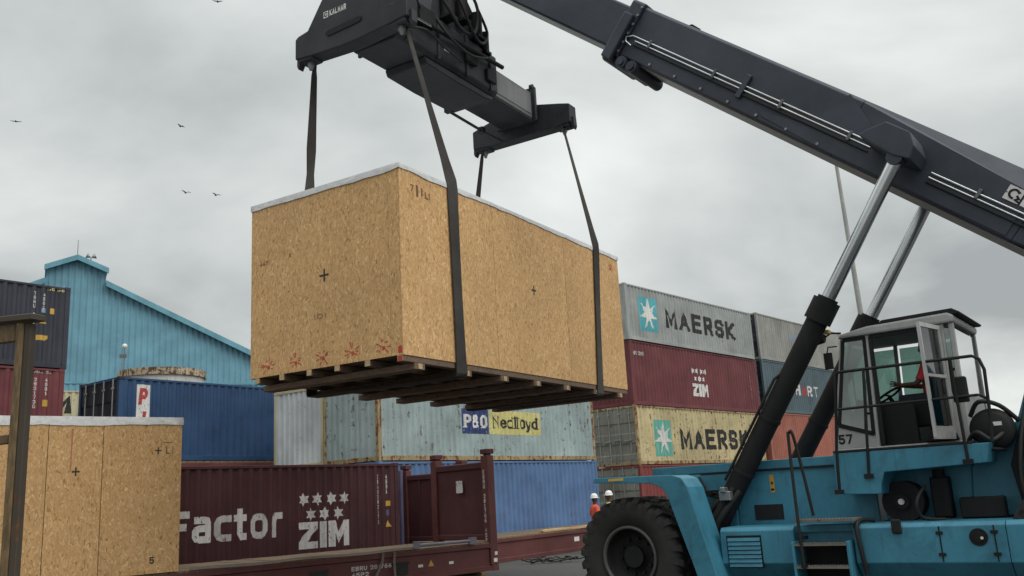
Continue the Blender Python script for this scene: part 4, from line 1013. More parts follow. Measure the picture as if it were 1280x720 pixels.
for k in range(3): hose([(-5.42 - .09 * k, .95, 2.7 + .1 * k), (-5.30 - .09 * k, 1.12, 2.2), (-5.24 - .09 * k, 1.2, 1.7), (-5.30 - .09 * k, 1.2, 1.24)], .03, rs)
# dark round air filter behind the cab
af = build('air_filter', MB().lathe([(.0, -.18), (.20, -.18), (.26, -.12), (.275, 0), (.26, .12), (.20, .18), (0, .18)], (-4.99, 1.04, 2.36), (0, 1, 0), 28), M_blk, rs)
decal('label_plate', rs, rect2d(0, .10, 2.40, 2.45), M_white, lambda s, z, i: (-5.03 - s, 1.222 - i, z))
hose([(-4.72, 1.2, 2.25), (-4.85, 1.36, 2.33), (-5.0, 1.34, 2.22), (-5.12, 1.2, 2.3)], .03, rs)
hose([(-4.76, 1.1, 2.55), (-4.9, 1.2, 2.72), (-5.12, 1.15, 2.66), (-5.3, 1.0, 2.45)], .03, rs)
hose([(-4.70, 1.15, 2.24), (-4.8, 1.32, 2.2), (-4.95, 1.32, 2.12), (-5.1, 1.1, 2.1)], .025, rs)

# boom
CB, SB = math.cos(R(40.2)), math.sin(R(40.2)); BX0, BZ0 = -5.67, 4.76
def bp_(s, y, t_): return (BX0 + s * CB - t_ * SB, y, BZ0 + s * SB + t_ * CB)
def boom_prism(sec0, s0, s1, sec1=None):
    sec1 = sec1 or sec0; n = len(sec0)
    vs = [bp_(s0, *q) for q in sec0] + [bp_(s1, *q) for q in sec1]
    return MB().add(vs, [tuple(range(n)), tuple(range(2 * n - 1, n - 1, -1))] + [(i, (i + 1) % n, n + (i + 1) % n, n + i) for i in range(n)])
def bbox(s0, s1, y0, y1, t0, t1): return boom_prism([(y0, t0), (y1, t0), (y1, t1), (y0, t1)], s0, s1)
sec = [(-.47, 0), (.47, 0), (.50, .03), (.50, .94), (.46, .99), (-.46, .99), (-.50, .94), (-.50, .03)]
secr = [(-.47, .25), (.47, .25), (.50, .28), (.50, .76), (.40, .92), (-.40, .92), (-.50, .76), (-.50, .28)]
secm = [(-.47, 0), (.47, 0), (.50, .03), (.50, .70), (.33, .99), (-.33, .99), (-.50, .70), (-.50, .03)]
ob = build('outer_boom', boom_prism(sec, 3.1, 7.72), M_boom, rs, .008)
build('outer_boom', boom_prism(secm, 0.2, 3.098, sec), M_boom, rs, .008)
build('outer_boom', boom_prism(secr, -2.9, .198, secm), M_boom, rs, .008)
build('boom_wear_plate', bbox(-1.0, 7.4, -.44, .44, -.014, -.003), M_under, rs)
build('inner_boom', boom_prism([(-.42, .07), (.42, .07), (.44, .10), (.44, .87), (.41, .90), (-.41, .90), (-.44, .87), (-.44, .10)], 7.5, 13.35), M_boom, rs, .008)
build('boom_wear_plate', bbox(8.1, 13.3, -.40, .40, .052, .066), M_under, rs)
build('boom_collar', boom_prism([(-.53, -.04), (.53, -.04), (.55, .0), (.55, .99), (.52, 1.03), (-.52, 1.03), (-.55, .99), (-.55, .0)], 7.72, 8.02), M_boom, rs, .02, 2)
for s0 in (7.32, 7.58, 7.92): build('wear_pad_lug', MB().cyl(bp_(s0, -.5, -.10), bp_(s0, .56, -.10), .115, n=16).cyl(bp_(s0, .50, -.10), bp_(s0, .60, -.10), .07, n=12), M_boom, rs)
build('collar_arm', boom_prism([(.56, -.16), (.66, -.16), (.66, .75), (.56, .75)], 7.77, 8.0), M_boom, rs, .03, 2)
bolt = MB().cyl((0, 0, 0), (0, .03, 0), .026, n=6).mesh('bolt'); bolt.materials.append(M_steel)
for t_ in (.06, .24, .42, .60, .78, .94): link('bolt', bolt, None, rs, bp_(7.74, .55, t_))
for s0 in (3.4, 4.0, 4.6, 5.2, 5.8, 6.4, 7.0): link('bolt', bolt, None, rs, bp_(s0, .497, .08))
build('boom_nose', bbox(13.2, 13.75, -.5, .5, -.45, .95), M_boom, rs, .05, 2)
build('boom_handle', MB().tube([bp_(6.9, -.2, 1.0), bp_(6.9, -.2, 1.1), bp_(7.1, -.2, 1.12), bp_(7.2, -.2, 1.05)], .02, 6), M_blk, rs)
for k in range(3):
    t_ = .44 - .075 * k; s1 = 7.78 - (.0 if k == 0 else .25)
    build('hydraulic_pipe', MB().tube([bp_(2.62, .53, t_), bp_(4.8, .53, t_ - .01), bp_(s1 - .3, .53, t_ - .02)] + ([bp_(7.62, .54, t_ - .02), bp_(7.74, .56, t_ - .09), bp_(7.70, .56, t_ - .17), bp_(7.55, .55, t_ - .2)] if k == 0 else [bp_(s1, .53, t_ - .02)]), .016, 7), M_chrome if k < 2 else M_blk, rs)
    build('hydraulic_pipe', MB().tube([bp_(-1.5, .53, t_ - .02), bp_(1.62, .53, t_ - .04)], .016, 7), M_chrome if k < 2 else M_blk, rs)
for s0 in (3.0, 4.3, 5.7, 7.2, .9, -.4):
    build('pipe_clamp', bbox(s0 - .025, s0 + .025, .50, .558, .32, .475), M_boomlt, rs, .006)
build('hose_guide', boom_prism([(.50, .2), (.56, .2), (.56, .62), (.50, .62)], 5.02, 5.12), M_boom, rs, .01)
# dark gusset with a curved edge in front of the cylinder bracket
def bpoly(poly, y0, y1):
    n = len(poly); vs = [bp_(s, y0, t_) for s, t_ in poly] + [bp_(s, y1, t_) for s, t_ in poly]
    return MB().add(vs, [tuple(range(n)), tuple(range(2 * n - 1, n - 1, -1))] + [(i, (i + 1) % n, n + (i + 1) % n, n + i) for i in range(n)])
build('boom_gusset', bpoly([(3.35, .97), (3.05, .82), (2.75, .66), (2.55, .50), (1.6, .46), (.7, .44), (.3, .40), (.3, .05), (3.2, .04), (4.5, .10), (4.6, .16), (3.9, .26), (3.6, .5), (3.5, .8)], .503, .516), M_boom, rs)
decal('maker_plate', rs, [[bp_(.61, 0, .49)[::2], bp_(.39, 0, .49)[::2], bp_(.39, 0, .70)[::2], bp_(.61, 0, .70)[::2]]], M_greyprint, lambda s, z, i: (s, .52 - i, z))
mk = []
for q in stroke([(.10 + .062 * math.cos(R(a)), .60 + .062 * math.sin(R(a))) for a in range(40, 300, 26)], .03) + stroke([(.155, .585), (.19, .56), (.15, .53), (.20, .52)], .03): mk.append([bp_(.60 - s, 0, t_)[::2] for s, t_ in q])
decal('maker_mark', rs, mk, M_blk, lambda s, z, i: (s, .52 - i, z), lift=.008)
decal('maker_plate', rs, [[bp_(.36, 0, .49)[::2], bp_(-.7, 0, .49)[::2], bp_(-.7, 0, .68)[::2], bp_(.36, 0, .68)[::2]]], M_greyprint, lambda s, z, i: (s, .52 - i, z))
# lift cylinders
for yy in (1.10, -1.10):
    sg = 1 if yy > 0 else -1
    ax0, ax1 = Vector((-.93, yy, 1.09)), Vector((-4.36, yy, 6.26)); d = (ax1 - ax0).normalized()
    g = ax0 + d * 3.93
    cy = build('lift_cylinder', MB().cyl(ax0, g, .158, n=24).cyl(ax0 - d * .12, ax0 + d * .25, .19, n=20).cyl(ax0 - Vector((0, .24, 0)), ax0 + Vector((0, .24, 0)), .15, n=18), M_blk, rs)
    build('gland', MB().cyl(g - d * .30, g + d * .04, .20, n=24).cyl(g + d * .04, g + d * .08, .15, n=24), M_blk, cy)
    build('piston_rod', MB().cyl(g + d * .02, ax1, .102, n=24), M_chrome, cy)
    build('rod_eye', MB().cyl(ax1 - Vector((0, .12, 0)), ax1 + Vector((0, .12, 0)), .115, n=20), M_boom, cy)
    bq = [(2.60, .37), (2.52, .50), (2.34, .70), (1.96, .70), (1.80, .55), (1.76, .36), (2.0, .31), (2.3, .33)]
    y0, y1 = sorted((sg * .505, sg * 1.24))
    br_ = build('cylinder_bracket', bpoly(bq, y0, y1), M_boom, rs, .02, 2)
    # feed pipe along the barrel, and its clamps
    off = Vector((.13, sg * .13, .08))
    build('feed_pipe', MB().tube([ax0 + d * .9 + off, ax0 + d * 2.6 + off, ax0 + d * 2.75 + off * .6], .022, 7), M_blk, cy)
    for f in (1.1, 2.0): build('pipe_clamp', MB().cyl(ax0 + d * f, ax0 + d * (f + .05), .172, n=20), M_blk, cy)
# hoses and fitting at the foot of the near cylinder
hose([(-1.42, 1.22, 1.80), (-1.17, 1.32, 1.46), (-1.02, 1.36, 1.20), (-1.00, 1.36, .95), (-1.08, 1.36, .65), (-1.15, 1.3, .4)], .055, rs)
hose([(-1.50, 1.20, 1.75), (-1.28, 1.34, 1.46), (-1.12, 1.38, 1.2), (-1.08, 1.40, .9), (-1.16, 1.38, .6), (-1.25, 1.3, .4)], .05, rs)
hose([(-1.36, 1.05, 1.85), (-1.02, 1.22, 1.50), (-.92, 1.30, 1.2), (-.94, 1.30, .9), (-1.05, 1.28, .5)], .04, rs)
build('valve_block', MB().box(-1.42, -1.24, 1.28, 1.40, 1.62, 1.76).box(-1.36, -1.28, 1.30, 1.44, 1.74, 1.82), M_steel, rs, .012)
build('white_canister', MB().box(-1.32, -1.14, 1.50, 1.60, .68, .95).cyl((-1.23, 1.55, .62), (-1.23, 1.55, .68), .05, n=12), paint('canister_white', (.5, .5, .48), .5), rs, .015)
hose([(-.62, .93, 1.99), (-.74, .95, 1.86), (-.84, .98, 1.72), (-1.15, 1.2, 1.68)], .016, rs)
hose([(-.74, .93, 1.99), (-.82, .95, 1.86), (-.90, .98, 1.75), (-1.2, 1.2, 1.70)], .016, rs)
hose([(-.30, .96, 1.52), (-.5, .94, 1.60), (-.75, .94, 1.70), (-1.1, 1.15, 1.74)], .018, rs)
# cab
cabp = [(-2.84, 2.225), (-2.92, 2.63), (-3.16, 3.86), (-4.60, 3.88), (-4.68, 3.40), (-4.62, 2.225)]
def post(a, b, w=.07, d=.07, y=.80, name='cab_pillar'):
    return build(name, MB().beam((a[0], y, a[1]), (b[0], y, b[1]), d, w), M_cab, rs, .012)
for yy in (.78, -.78):
    post((-2.86, 2.24), (-3.165, 3.86), .04, .05, yy)
    post((-3.47, 2.24), (-3.525, 3.86), .055, .06, yy)
    post((-4.46, 2.24), (-4.52, 3.86), .08, .06, yy)
    post((-4.64, 2.24), (-4.655, 3.86), .07, .06, yy)
build('cab_sill', MB().box(-4.68, -2.85, -.82, .82, 2.195, 2.26), M_cab, rs, .01)
for yy in (.79, -.79):
    build('cab_panel', MB().prism([(-2.88, 2.262), (-2.965, 2.60), (-3.44, 2.44), (-3.46, 2.262)], 'y', yy - .015, yy + .015), M_cab, rs, .004)
    build('cab_panel', MB().prism([(-4.50, 2.262), (-4.63, 2.262), (-4.66, 2.9), (-4.52, 2.9)], 'y', yy - .012, yy + .012), M_cab, rs, .004)
    build('side_glass', MB().prism([(-2.99, 2.62), (-3.19, 3.80), (-3.49, 3.80), (-3.445, 2.47)], 'y', yy - .004, yy + .004), M_glass, rs)
    build('side_glass', MB().prism([(-4.55, 2.92), (-4.63, 2.92), (-4.64, 3.78), (-4.56, 3.80)], 'y', yy - .004, yy + .004), M_glass, rs)
build('glass_seal', MB().beam((-2.965, .80, 2.60), (-3.44, .80, 2.44), .03, .06).beam((-3.43, .80, 2.44), (-3.485, .80, 3.82), .03, .05).beam((-3.50, .80, 3.82), (-3.18, .80, 3.82), .03, .05).beam((-3.18, .80, 3.82), (-2.965, .80, 2.60), .03, .04), M_blk, rs)
build('side_glass', MB().prism([(-3.55, 2.9), (-3.58, 3.80), (-4.47, 3.80), (-4.44, 2.9)], 'y', -.784, -.776), M_glass, rs)
build('cab_panel', MB().prism([(-3.50, 2.262), (-3.53, 2.88), (-4.45, 2.88), (-4.44, 2.262)], 'y', -.80, -.77), M_cab, rs)
build('window_bar', MB().beam((-3.98, -.78, 2.9), (-4.0, -.78, 3.8), .05, .06), M_blk, rs)
build('windscreen', MB().add([(-2.95, -.74, 2.62), (-2.95, .74, 2.62), (-3.17, .74, 3.84), (-3.17, -.74, 3.84)], [(0, 1, 2, 3)]), M_glass, rs)
build('front_panel', MB().add([(-2.855, -.75, 2.26), (-2.855, .75, 2.26), (-2.94, .75, 2.61), (-2.94, -.75, 2.61)], [(0, 1, 2, 3)]), M_cab, rs)
build('wiper', MB().beam((-3.0, -.1, 2.64), (-3.12, .35, 3.45), .02, .025), M_blk, rs)
build('rear_glass', MB().add([(-4.645, -.70, 2.9), (-4.645, .70, 2.9), (-4.66, .70, 3.8), (-4.66, -.70, 3.8)], [(0, 1, 2, 3)]), M_glass, rs)
build('rear_panel', MB().box(-4.66, -4.62, -.74, .74, 2.262, 2.9), M_cab, rs)
build('roof', MB().prism([(-3.12, 3.85), (-3.16, 3.91), (-3.55, 3.975), (-4.64, 4.0), (-4.72, 3.95), (-4.70, 3.86)], 'y', -.86, .86), M_cab, rs, .03, 2)
build('roof_rack', MB().prism([(-3.70, 3.985), (-3.76, 4.035), (-4.70, 4.055), (-4.80, 3.99), (-4.78, 3.965)], 'y', -.80, .83), M_blk, rs, .01)
build('door_frame_seal', MB().beam((-3.55, .80, 2.28), (-3.57, .80, 3.82), .04, .05).beam((-3.57, .80, 3.82), (-4.44, .80, 3.83), .04, .05), M_blk, rs)
build('cab_floor', MB().box(-4.6, -2.9, -.74, .74, 2.262, 2.29), M_blk, rs)
# open door
DHX, DHY, DW = -4.50, .85, .68
da = R(80)
dvec = Vector((math.cos(da), math.sin(da), 0)); dn = Vector((-dvec.y, dvec.x, 0))
def dpt(s, z, o=0): q = Vector((DHX, DHY, 0)) + dvec * s + dn * o; return (q.x, q.y, z)
def dslab(poly, o0, o1):
    n = len(poly); vs = [dpt(s, z, o0) for s, z in poly] + [dpt(s, z, o1) for s, z in poly]
    return MB().add(vs, [tuple(range(n)), tuple(range(2 * n - 1, n - 1, -1))] + [(i, (i + 1) % n, n + (i + 1) % n, n + i) for i in range(n)])
dfm = MB()
for a, b, w in (((.03, 2.30), (.03, 3.80), .06), ((DW - .02, 2.30), (DW - .02, 3.80), .06), ((0, 3.80), (DW, 3.80), .06), ((0, 3.12), (DW, 3.12), .04), ((0, 2.33), (DW, 2.33), .1)):
    dfm.beam(dpt(*a), dpt(*b), .04, w) if a[0] != b[0] else dfm.beam(dpt(*a), dpt(*b), w, .04)
door = build('door', dfm, M_cab, rs)
build('door_glass', dslab([(.06, 3.15), (DW - .05, 3.15), (DW - .05, 3.77), (.06, 3.77)], -.004, .004), M_glass, door)
build('door_glass', dslab([(.06, 2.46), (DW - .06, 2.46), (DW - .06, 3.09), (.06, 3.09)], -.004, .004), glass('dark_glass', (.05, .06, .06), .08), door)
build('door_panel', dslab([(.05, 2.37), (DW - .04, 2.37), (DW - .04, 2.45), (.05, 2.45)], -.012, .012), M_cab, door)
build('door_handle', MB().beam(dpt(DW - .12, 3.06, .05), dpt(DW - .12, 2.78, .05), .03, .03), M_blk, door)
# interior
build('seat', MB().box(-4.42, -3.95, -.26, .26, 2.72, 2.84).prism([(-4.36, 2.83), (-4.26, 2.83), (-4.36, 3.42), (-4.48, 3.42)], 'y', -.24, .24).box(-4.3, -4.05, -.15, .15, 2.29, 2.72), M_blk, rs, .03, 2)
build('console', MB().box(-3.30, -3.05, -.55, .55, 2.29, 2.80).box(-4.3, -3.6, .30, .44, 2.5, 2.86).prism([(-3.3, 2.79), (-3.05, 2.79), (-3.12, 3.0), (-3.26, 2.92)], 'y', -.3, .3), M_blk, rs, .03, 2)
build('entry_shroud', MB().box(-4.0, -3.56, .60, .70, 2.29, 2.88), M_blk, rs)
stw = MB(); cst = Vector((-3.50, 0, 3.02)); axs = Vector((.5, 0, .87)).normalized(); sxv, syv = stw.frame(axs)
stw.tube([cst + (sxv * math.cos(2 * math.pi * i / 20) + syv * math.sin(2 * math.pi * i / 20)) * .2 for i in range(21)], .018, 6, False)
stw.cyl(cst - axs * .02, cst - axs * .3, .03, n=8).beam(cst - sxv * .2, cst + sxv * .2, .03, .02)
build('steering_wheel', stw, M_blk, rs)
build('mirror', MB().box(-3.02, -2.90, .86, .90, 3.42, 3.66).tube([(-3.08, .80, 3.75), (-2.98, .9, 3.74), (-2.96, .9, 3.66)], .012, 6), M_blk, rs, .01)
build('work_light', MB().cyl((-2.88, .98, 3.88), (-2.98, .98, 3.86), .10, .06, n=14).tube([(-2.98, .98, 3.88), (-3.05, .9, 3.94), (-3.18, .84, 3.93)], .014, 6), M_blk, rs)
build('lamp_bracket', MB().box(-3.06, -2.98, .93, 1.03, 3.93, 3.98), M_orangeprint, rs)
decal('number', rs, text2d('57', 0, 2.33, .135, width=.20, t=.2, gap=.16), M_blk, lambda s, z, i: (-2.93 - s, .806 - i, z))
build('cab_shoe', MB().prism([(-4.10, 2.262), (-4.55, 2.262), (-4.50, 2.42), (-4.20, 2.42)], 'y', .82, .90), M_blk, rs, .02)

# ------------------------------------------------------------------ people
M_skin = paint('skin_brown', (.115, .058, .035), .55, dirt=0, bump=0)
M_vest = paint('hi_vis_orange', (.62, .09, .045), .7, dirt=.2)
M_vest2 = paint('hi_vis_lime', (.40, .48, .22), .7, dirt=.2)
M_vred = paint('hi_vis_red', (.60, .045, .055), .7, dirt=.1)
M_trous = paint('navy_trousers', (.020, .024, .040), .8)
M_helm = paint('helmet_white', (.72, .72, .70), .35, dirt=.15, bump=0)
M_boot = paint('boot_black', (.015, .014, .013), .6)
M_hair = paint('hair_black', (.010, .009, .008), .6)
def loft(rings, n=18, cap=True):
    mb = MB(); vs = []
    for (cx, cy, cz, rx, ry) in rings:
        vs += [(cx + rx * math.cos(2 * math.pi * k / n), cy + ry * math.sin(2 * math.pi * k / n), cz) for k in range(n)]
    fs = [(j * n + k, j * n + (k + 1) % n, (j + 1) * n + (k + 1) % n, (j + 1) * n + k) for j in range(len(rings) - 1) for k in range(n)]
    if cap: fs += [tuple(range(n)), tuple(range(len(vs) - n, len(vs)))]
    return mb.add(vs, fs, True)
def person(label, loc, rz, arms, legs, vest, helmet, sc=1.0, turn=0.0):
    """local +y is where the person faces; arms/legs: joint positions for the two sides"""
    t = thing('person', label, 'person', loc, rz, 'people in the yard'); t.scale = (sc, sc, sc)
    V_, E_, Rd = [], [], []
    def v(p, r, par=None, ry=None):
        V_.append(p); Rd.append((r, ry or r)); i = len(V_) - 1
        if par is not None: E_.append((par, i))
        return i
    pel = v((0, 0, .95), .13, None, .10); sp1 = v((0, 0, 1.12), .125, pel, .095); ch = v((0, 0, 1.32), .14, sp1, .10); nk0 = v((0, -.005, 1.46), .065, ch); nk = v((0, 0, 1.53), .055, nk0)
    ct, st_ = math.cos(turn), math.sin(turn)
    h1 = v((.012 * -st_, .012 * ct, 1.60), .075, nk); h2 = v((.02 * -st_, .015 * ct, 1.68), .092, h1); h3 = v((0, 0, 1.76), .065, h2)
    v((-.118 * st_, .118 * ct, 1.645), .014, h2)                      # nose
    for s in (-1, 1): v((s * .088 * ct, s * .088 * st_, 1.65), .016, h2)   # ears
    for k, s in enumerate((-1, 1)):
        sh, el, wr, pm = arms[k]
        a = v((s * .17, 0, 1.41), .065, ch); b = v(sh, .052, a); c = v(el, .043, b); d = v(wr, .028, c); e = v(pm, .034, d)
        dv = (Vector(pm) - Vector(wr)).normalized(); sd_ = dv.cross(Vector((0, 1, .2))).normalized()
        for q in range(4):
            o_ = sd_ * (.024 * (q - 1.5)); ln = (.055, .065, .06, .045)[q]
            f1 = v(tuple(Vector(pm) + dv * .035 + o_), .0095, e); v(tuple(Vector(pm) + dv * (.035 + ln) + o_ + Vector((0, .02, 0))), .008, f1)
        v(tuple(Vector(wr) + dv * .03 - sd_ * .05 + Vector((0, .01, 0))), .010, d)
        hp, kn, an, to = legs[k]
        a = v(hp, .085, pel); b = v(kn, .058, a); c = v(an, .038, b); v(to, .035, c)
    me = bpy.data.meshes.new('body'); me.from_pydata(V_, E_, [])
    o = link('body', me, M_skin, t)
    md = o.modifiers.new('Skin', 'SKIN'); md.use_smooth_shade = True
    for i, sv in enumerate(me.skin_vertices[0].data): sv.radius = Rd[i]; sv.use_root = (i == 0)
    o.modifiers.new('Sub', 'SUBSURF').levels = 1; o.modifiers['Sub'].render_levels = 2
    vb = loft([(0, 0, .86, .175, .135), (0, 0, .98, .172, .13), (0, 0, 1.12, .165, .125), (0, 0, 1.30, .195, .135), (0, 0, 1.40, .205, .125), (0, 0, 1.47, .13, .10), (0, 0, 1.50, .075, .075)])
    for k, s in enumerate((-1, 1)): vb.tube([(s * .15, 0, 1.41), arms[k][0], tuple((Vector(arms[k][0]) + Vector(arms[k][1])) / 2)], [.088, .074, .066], 10)
    build('hi_vis_vest', vb, vest, t)
    tb = loft([(0, 0, 1.0, .165, .125), (0, 0, .90, .172, .13), (0, 0, .80, .16, .12)])
    for k in (0, 1): tb.tube([legs[k][0], legs[k][1], tuple(Vector(legs[k][2]) + Vector((0, 0, .03)))], [.098, .075, .062], 10)
    build('trousers', tb, M_trous, t)
    for k in (0, 1):
        an, to = Vector(legs[k][2]), Vector(legs[k][3]); an = an - Vector((0, 0, .02)); build('boot', MB().tube([an + (an - to) * .35, an, to, to + (to - an) * .25], [.04, .058, .05, .028], 10), M_boot, t)
    hb = MB().lathe([(.138, -.002), (.128, .0), (.122, .02), (.115, .07), (.09, .115), (.05, .14), (.0, .147)] if helmet else [(.1, -.06), (.105, .0), (.098, .06), (.06, .1), (0, .112)], (0, 0, 1.705 if helmet else 1.70), (0, 0, 1), 20)
    hd = build('helmet' if helmet else 'hair', hb, M_helm if helmet else M_hair, t)
    if helmet: build('peak', MB().prism([(-.11, .08), (-.07, .165), (0, .185), (.07, .165), (.11, .08)], 'z', 1.704, 1.716), M_helm, hd)
    return t
arm_d = [[(s * .235, -.01, 1.22), (s * .27, .03, 1.10), (s * .27, .14, .95), (s * .265, .17, .88)] for s in (-1, 1)]
arm_f = [[(s * .24, .02, 1.22), (s * .25, .06, 1.12), (s * .10, .26, 1.12), (s * .05, .31, 1.12)] for s in (-1, 1)]
leg_s = [[(s * .10, 0, .88), (s * .105, .02, .50), (s * .11, -.01, .10), (s * .13, .13, .035)] for s in (-1, 1)]
person('worker in orange vest and white helmet by the mid blue container', (2.22, 29.4, 0), R(-70), arm_d, leg_s, M_vest, True, .985, .3)
person('worker in pale vest and white helmet beside the orange-vested one', (2.72, 29.75, 0), R(80), arm_f, leg_s, M_vest2, True, 1.02, -.2)
leg_d = [[(s * .10, 0.02, .90), (s * .13, .42, .93), (s * .13, .50, .52), (s * .14, .64, .47)] for s in (-1, 1)]
arm_dr = [[(s * .23, .06, 1.25), (s * .27, .16, 1.12), (s * .20, .40, 1.14), (s * .17, .47, 1.16)] for s in (-1, 1)]
a144 = R(144); vx, vy = -4.14, .06
dloc = (2.7175 + vx * math.cos(a144) - vy * math.sin(a144), 15.7264 + vx * math.sin(a144) + vy * math.cos(a144), 2.84 - .83 * .95)
person('driver in red vest seated in the open grey cab', dloc, a144 - math.pi / 2, arm_dr, leg_d, M_vred, False, .95, .5)

# ------------------------------------------------------------------ timber and steel frame at the left edge
M_frame = wood('weathered_post_wood', (.15, .098, .045), (5, 5, .8)); M_fdark = paint('frame_steel_and_shade', (.055, .042, .028), .6, rust=.2)
fm = thing('gate_frame', 'weathered brown frame of post and rails in front of the standing crate', 'frame', (-3.86, 7.0, 0), R(0))
def fpost(x, y): 
    build('post', MB().box(x - .06, x + .0, y - .04, y + .04, 0, 3.40), M_frame, fm, .008)
    build('post_shade_face', MB().box(x + .002, x + .055, y - .03, y + .05, 0, 3.40), M_fdark, fm, .006)  # dark strip painting the shaded face of the post
fpost(0, 0); fpost(-2.6, .9)
build('top_rail', MB().beam((.12, -.04, 3.435), (-2.9, 1.0, 3.56), .14, .05), M_fdark, fm, .006)
build('top_plank', MB().beam((-.08, .03, 3.33), (-2.55, .88, 3.36), .05, .13), M_frame, fm, .006)
build('cross_rail', MB().beam((-.08, .03, 2.50), (-2.55, .88, 2.47), .05, .07), M_frame, fm, .006)
build('cross_rail', MB().beam((-.08, .03, 1.1), (-2.55, .88, 1.1), .05, .09), M_frame, fm, .006)

# ------------------------------------------------------------------ blue shed
M_shed = paint('shed_blue_sheet', (.150, .325, .415), .5, dirt=.12, fade=.07)
M_shedtrim = paint('shed_trim', (.13, .32, .40), .5, dirt=.3)
M_sky = paint('skylight_pale', (.5, .5, .48), .5, dirt=.4)
SHX, SHY, SHH = -29.84, 60.0, 62
sh = thing('blue_shed', 'large light blue corrugated shed with a raised ridge', 'building', (SHX, SHY, 0), head(SHH))
def roof_z(u):
    a = abs(u); return 19.6 - .42 * a if a <= 1.85 else 18.02 - .473 * (a - 1.78)
EAVE = 19.0
mb = MB(); vs = []; us = []
for (pos, ins) in corr_pts(-EAVE, EAVE, .40, .06): us.append((pos, ins))
us = sorted(us + [(-1.85, 0), (-1.851, 0), (1.85, 0), (1.851, 0)])
for (u, ins) in us: vs += [(u, ins, 0), (u, ins, (roof_z(u)) - .05)]
build('gable_wall', mb.add(vs, [(2 * i, 2 * i + 1, 2 * i + 3, 2 * i + 2) for i in range(len(us) - 1)]), M_shed, sh)
D_ = 45.0
for sg in (-1, 1):
    rp = [(sg * 1.86, roof_z(1.86)), (sg * (EAVE + .4), roof_z(EAVE + .4)), (sg * (EAVE + .4), roof_z(EAVE + .4) - .15), (sg * 1.86, roof_z(1.86) - .15)]
    build('roof_slope', MB().prism(rp, 'y', -.3, D_), M_shedtrim, sh)
    build('ridge_roof', MB().prism([(0, 19.66), (sg * 1.95, 18.85), (sg * 1.95, 18.72), (0, 19.52)], 'y', -.35, D_), M_shedtrim, sh)
    build('ridge_side', MB().box(min(sg * 1.80, sg * 1.86), max(sg * 1.80, sg * 1.86), .1, D_, 17.9, 18.75), M_shed, sh)
    build('verge_trim', MB().prism([(sg * 1.86, roof_z(1.86) + .02), (sg * (EAVE + .45), roof_z(EAVE + .45) + .02), (sg * (EAVE + .45), roof_z(EAVE + .45) - .38), (sg * 1.86, roof_z(1.86) - .38)], 'y', -.42, -.31), M_shedtrim, sh)
    build('verge_trim', MB().prism([(0, 19.70), (sg * 2.0, 18.87), (sg * 2.0, 18.5), (0, 19.33)], 'y', -.47, -.36), M_shedtrim, sh)
    build('side_wall', MB().box(min(sg * (EAVE - .08), sg * EAVE), max(sg * (EAVE - .08), sg * EAVE), .1, D_, 0, roof_z(EAVE) - .1), M_shed, sh)
build('girt_line', MB().box(-EAVE, EAVE, -.03, -.01, 10.86, 10.98), M_shedtrim, sh)
build('rear_wall', MB().box(-EAVE, EAVE, D_ - .1, D_, 0, 9.5), M_shed, sh)
build('skylight', MB().prism([(-2.1, 17.98), (-3.3, 17.42), (-3.3, 17.5), (-2.1, 18.06)], 'y', 1.0, 8), M_sky, sh)
build('ridge_mast', MB().cyl((0, .5, 19.5), (0, .5, 21.0), .035, .02, n=6), M_steel, sh)
vent = build('ridge_horn', MB().cyl((.85, .3, 19.2), (.85, .3, 19.75), .04, n=6).lathe([(.05, 0), (.2, .25), (.16, .25), (.0, .12)], (.80, .3, 19.75), (-1, 0, .5), 12).lathe([(.05, 0), (.2, .25), (.16, .25), (.0, .12)], (.90, .3, 19.75), (1, 0, .5), 12), M_steel, sh)

# ------------------------------------------------------------------ tank, pole lamp, mast
M_tankw = paint('tank_white', (.55, .55, .52), .55, rust=.35, dirt=.5)
M_tankr = paint('tank_rust_band', (.46, .37, .26), .7, rust=1.1, dirt=.6, rustcol=(.06, .032, .020))
tk = thing('storage_tank', 'round white tank with a rusty flaking rim behind the navy container', 'tank', (-16.6, 42.0, 0), 0)
build('tank_shell', MB().lathe([(0, .0), (1.86, .0), (1.86, 8.12)], (0, 0, 0), (0, 0, 1), 48), M_tankw, tk)
build('rim_band', MB().lathe([(1.87, 8.10), (1.95, 8.10), (1.95, 8.42), (1.91, 8.42), (1.91, 8.12)], (0, 0, 0), (0, 0, 1), 40, False), M_tankr, tk)
build('tank_top', MB().lathe([(1.89, 8.2), (1.0, 8.3), (0, 8.32)], (0, 0, 0), (0, 0, 1), 48), M_tankr, tk)
lp_ = thing('pole_lamp', 'thin pole with a small white globe lamp against the blue shed', 'lamp', (-18.95, 43.2, 0), 0)
build('pole', MB().cyl((0, 0, 0), (0, 0, 9.9), .04, .03, n=8), M_steel, lp_)
gl_ = MB().lathe([(0.001, -.12)] + [(.12 * math.cos(R(a)), .12 * math.sin(R(a))) for a in range(-75, 90, 15)] + [(.001, .12)], (0, 0, 10.02), (0, 0, 1), 16)
build('globe', gl_, M_helm, lp_); build('bracket', MB().box(-.22, .1, -.04, .04, 9.45, 9.62), M_boomlt, lp_)
ms = thing('light_mast', 'tall tapered grey light mast rising behind the boom', 'light mast', (17.7, 45.0, 0), 0)
build('mast', MB().cyl((0, 0, 0), (-.35, 0, 18.6), .19, .085, n=12), paint('galvanised_mast', (.33, .33, .31), .5), ms)
build('mast_base', MB().cyl((0, 0, 0), (0, 0, .05), .35, n=16), M_steel, ms)
build('lamp_head', MB().box(-.6, -.1, -.15, .15, 18.55, 18.7), M_steel, ms, .03)
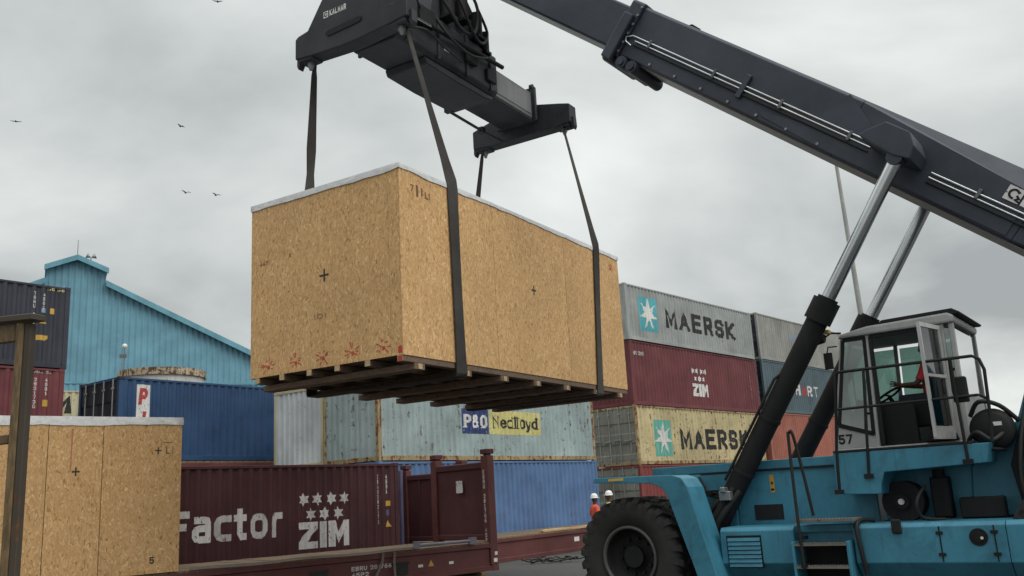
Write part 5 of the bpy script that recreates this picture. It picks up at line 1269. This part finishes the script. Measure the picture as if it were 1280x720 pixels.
# ------------------------------------------------------------------ birds
M_bird = paint('bird_dark', (.06, .06, .06), .8, bump=0)
for i, ((x, y, z), rz, fl, lab) in enumerate([((-34.82, 60, 29.98), .4, .15, 'small dark bird gliding far left of the hanging crate'), ((-22.96, 60, 28.9), 1.2, .5, 'dark bird seen end on, above the pair of birds'),
        ((-22.48, 60, 23.87), .9, .9, 'dark bird with raised wing, left one of the pair over the shed'), ((-20.34, 60, 23.57), 1.0, .75, 'paler bird with raised wing, closest to the hanging crate'), ((-20.5, 60, 38.60), .2, .6, 'dark bird high up, left of the spreader')]):
    b = thing('bird', lab, 'bird', (x, y, z), rz, 'birds in the sky'); b.scale = (.68, .68, .68)
    build('body', MB().lathe([(.001, -.22), (.05, -.12), (.075, 0), (.055, .12), (.035, .17), (.001, .24)], (0, 0, 0), (0, 1, .05), 10), M_bird, b)
    for sg in (-1, 1):
        w1 = Vector((sg * .28, .03, .28 * math.tan(fl * .6))); w2 = Vector((sg * .58, -.10, w1.z + .05 - .12 * fl))
        pts = [Vector((0, .08, .03)), w1 + Vector((0, .07, 0)), w2, w1 + Vector((0, -.11, 0)), Vector((0, -.10, .03))]
        m_ = MB(); vs = [q + Vector((0, 0, .008)) for q in pts] + [q - Vector((0, 0, .008)) for q in pts]
        m_.add(vs, [(0, 1, 3, 4), (1, 2, 3), (5, 9, 8, 6), (6, 8, 7), (0, 5, 6, 1), (1, 6, 7, 2), (2, 7, 8, 3), (3, 8, 9, 4), (4, 9, 5, 0)])
        build('wing', m_, M_bird, b)
    build('tail', MB().prism([(-.03, -.18), (.03, -.18), (.07, -.34), (-.07, -.34)], 'z', -.006, .006), M_bird, b)

# ------------------------------------------------------------------ tangled cable on the ground by the empty rack
rc = random.Random(11); pth = []
for i in range(46):
    a = i * .85; r_ = .25 + .3 * rc.random()
    pth.append((1.6 * (i / 46 - .5) + r_ * math.cos(a) * .6, r_ * math.sin(a) * .5, .03 + .14 * rc.random()))
o = hose(pth, .018, None, 'cable', 5, 3); o.location = (.75, 26.3, 0)
tag(o, 'tangled black cable lying on the ground by the empty flat rack', 'cable')
